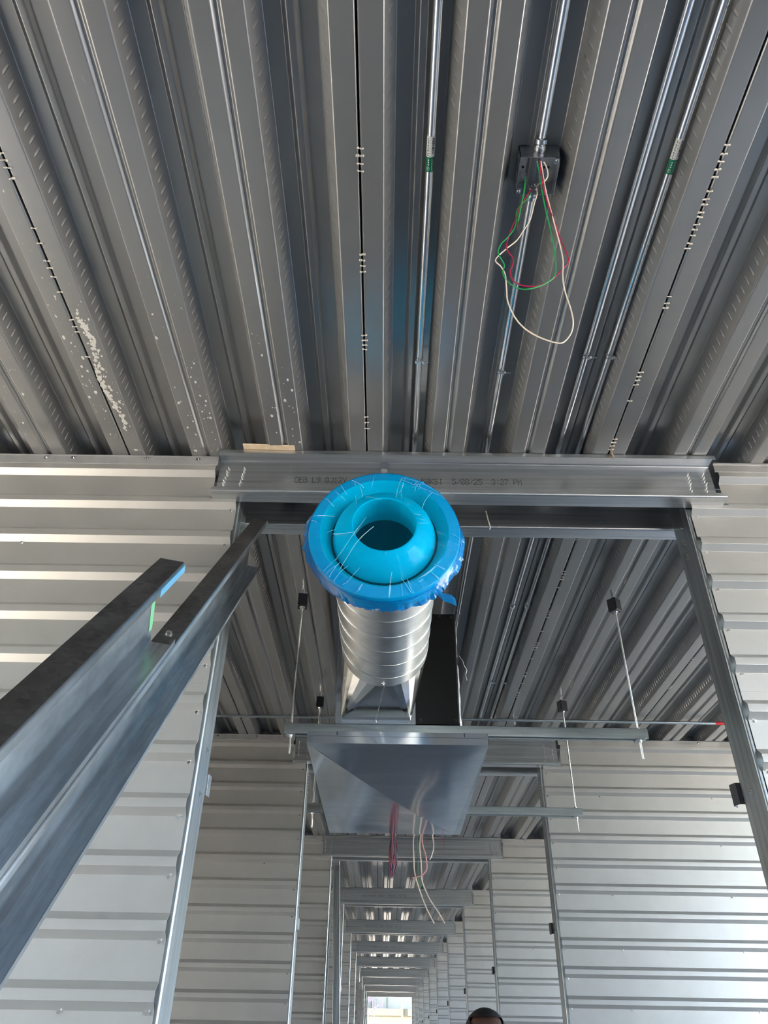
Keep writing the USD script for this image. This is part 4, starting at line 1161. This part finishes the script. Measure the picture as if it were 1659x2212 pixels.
torso = [bone((-0.14, 0.02, 1.35), 0.065, (0.14, 0.02, 1.35), 0.065), bone((-0.10, 0.01, 1.22), 0.105, (0.10, 0.01, 1.22), 0.105), bone((-0.08, 0.01, 1.02), 0.095, (0.08, 0.01, 1.02), 0.095), bone((0, .02, 1.39), .07, (0, .01, 1.0), .1), bone((-0.085, 0.02, 0.90), 0.10, (0.085, 0.02, 0.90), 0.10)]
limbs, hands = [], []
for sx in (-1, 1):
    sh, el, wr = np.array([sx * 0.185, 0.02, 1.34]), np.array([sx * 0.225, 0.035, 1.07]), np.array([sx * 0.225, -0.05, 0.85])
    limbs += [bone(sh, 0.052, el, 0.040), bone(el, 0.039, wr, 0.027)]
    pc = wr + np.array([0, -0.022, -0.05])
    hands += [m3.Manifold.batch_hull([m3.Manifold.sphere(0.012, 14).translate(tuple(wr + np.array(q))) for q in ((0, -.02, -.01), (0, .02, -.01), (0, -.055, -.078), (0, 0.018, -.085), (-sx * .012, -.04, -.06), (-sx * .012, .01, -.06))])]
    for q, (dy, l) in enumerate(((-.052, .066), (-.030, .076), (-.008, .071), (.014, .056))):
        a = wr + np.array([0, dy, -.082]); b_ = a + np.array([-sx * .006, -.006, -l * .45]); c_ = b_ + np.array([-sx * .014, -.004, -l * .32]); d_ = c_ + np.array([-sx * .016, 0, -l * .2])
        hands += [bone(a, .0092, b_, .0086, 12), bone(b_, .0086, c_, .0080, 12), bone(c_, .0080, d_, .0074, 12)]
    a = wr + np.array([-sx * .008, -.034, -.03]); b_ = a + np.array([-sx * .02, -.028, -.03]); c_ = b_ + np.array([-sx * .008, -.010, -.028])
    hands += [bone(a, .0115, b_, .0100, 12), bone(b_, .0100, c_, .0085, 12)]
legs, boots = [], []
for sx in (-1, 1):
    hip, kn, an = np.array([sx * 0.092, 0.02, 0.86]), np.array([sx * 0.10, 0.01, 0.48]), np.array([sx * 0.105, 0.03, 0.10])
    legs += [bone(hip, 0.088, kn, 0.058), bone(kn, 0.056, an, 0.044)]
    boots += [bone(an + [0, .01, .06], 0.053, an + [0, 0.015, -0.045], 0.050), bone(an + [0, 0.02, -0.055], 0.044, an + [0, -0.14, -0.062], 0.036)]
skin = body_of(head + torso + limbs + hands + legs, 0.012, 8)
part(pe, 'body', skin, M_SKIN, smooth=60)
shirt = [bone((-0.14, 0.02, 1.35), 0.074, (0.14, 0.02, 1.35), 0.074), bone((-0.10, 0.01, 1.22), 0.117, (0.10, 0.01, 1.22), 0.117), bone((-0.085, 0.01, 1.0), 0.108, (0.085, 0.01, 1.0), 0.108), bone((0, .02, 1.38), .078, (0, .01, 1.0), .11), bone((-0.09, 0.02, 0.92), 0.11, (0.09, 0.02, 0.92), 0.11)]
for sx in (-1, 1):
    shirt += [bone((sx * 0.185, 0.02, 1.34), 0.062, (sx * 0.215, 0.032, 1.13), 0.054)]
part(pe, 'shirt', body_of(shirt, 0.025, 8), M_SHIRT, smooth=60)
pants = [bone((-0.088, 0.02, 0.88), 0.112, (0.088, 0.02, 0.88), 0.112)]
for sx in (-1, 1):
    pants += [bone((sx * 0.092, 0.02, 0.84), 0.097, (sx * 0.10, 0.01, 0.48), 0.070), bone((sx * 0.10, 0.01, 0.48), 0.070, (sx * 0.105, 0.03, 0.13), 0.066)]
part(pe, 'trousers', body_of(pants, 0.025, 8), M_PANTS, smooth=60)
for k in range(2):
    bm = body_of(boots[2 * k:2 * k + 2], 0.015, 6)
    bm.vertices[:, 2] = np.maximum(bm.vertices[:, 2], 0.0)
    part(pe, 'boot', bm, M_BOOT, smooth=60)
hs = trimesh.creation.icosphere(subdivisions=5)
hv = hs.vertices.copy()
hv = hv * np.array([0.0830, 0.1035, 0.0955]) + np.array([0, 0.012, HZ + 0.018])
ctr = hv[hs.faces].mean(1)
fr = ctr[:, 1] < -0.015
wob = 0.004 * (meshkit.noise(ctr * 90, 9) - 0.5)
line = np.where(fr, HZ + 0.082 - 0.6 * np.maximum(np.abs(ctr[:, 0]) - 0.052, 0) * (1), np.where(ctr[:, 1] < 0.02, HZ + 0.015, HZ - 0.035)) + wob
line = np.where(fr & (np.abs(ctr[:, 0]) > 0.062), HZ + 0.02, line)
keep = ctr[:, 2] > line
hv = hv + hs.vertices * (0.0016 * (meshkit.noise(hv * 260, 4) - 0.5))[:, None]
part(pe, 'hair', trimesh.Trimesh(hv, hs.faces[keep], process=False), M_HAIR, smooth=60, label='close-cropped black hair')
for sx in (-1, 1):
    part(pe, 'eye', ball_((sx * 0.031, -0.067, HZ + 0.006), 0.0118, (1, 1, 1)), M_EYEW, smooth=True)
    part(pe, 'iris', ball_((sx * 0.031, -0.0745, HZ + 0.006), 0.0052, (1, 1, 1)), M_BOOT, smooth=True)
    part(pe, 'eyebrow', tube([(sx * 0.014, -0.0885, HZ + 0.029), (sx * 0.030, -0.0875, HZ + 0.034), (sx * 0.046, -0.078, HZ + 0.029)], 0.0035, 6), M_HAIR)
part(pe, 'lips', MB().add(tube([(-0.024, -0.0745, HZ - 0.063), (0, -0.0815, HZ - 0.060), (0.024, -0.0745, HZ - 0.063)], 0.0045, 8)).add(tube([(-0.022, -0.0745, HZ - 0.068), (0, -0.0805, HZ - 0.071), (0.022, -0.0745, HZ - 0.068)], 0.005, 8)), plain('lips_brown', (0.12, 0.045, 0.04), 0.4))
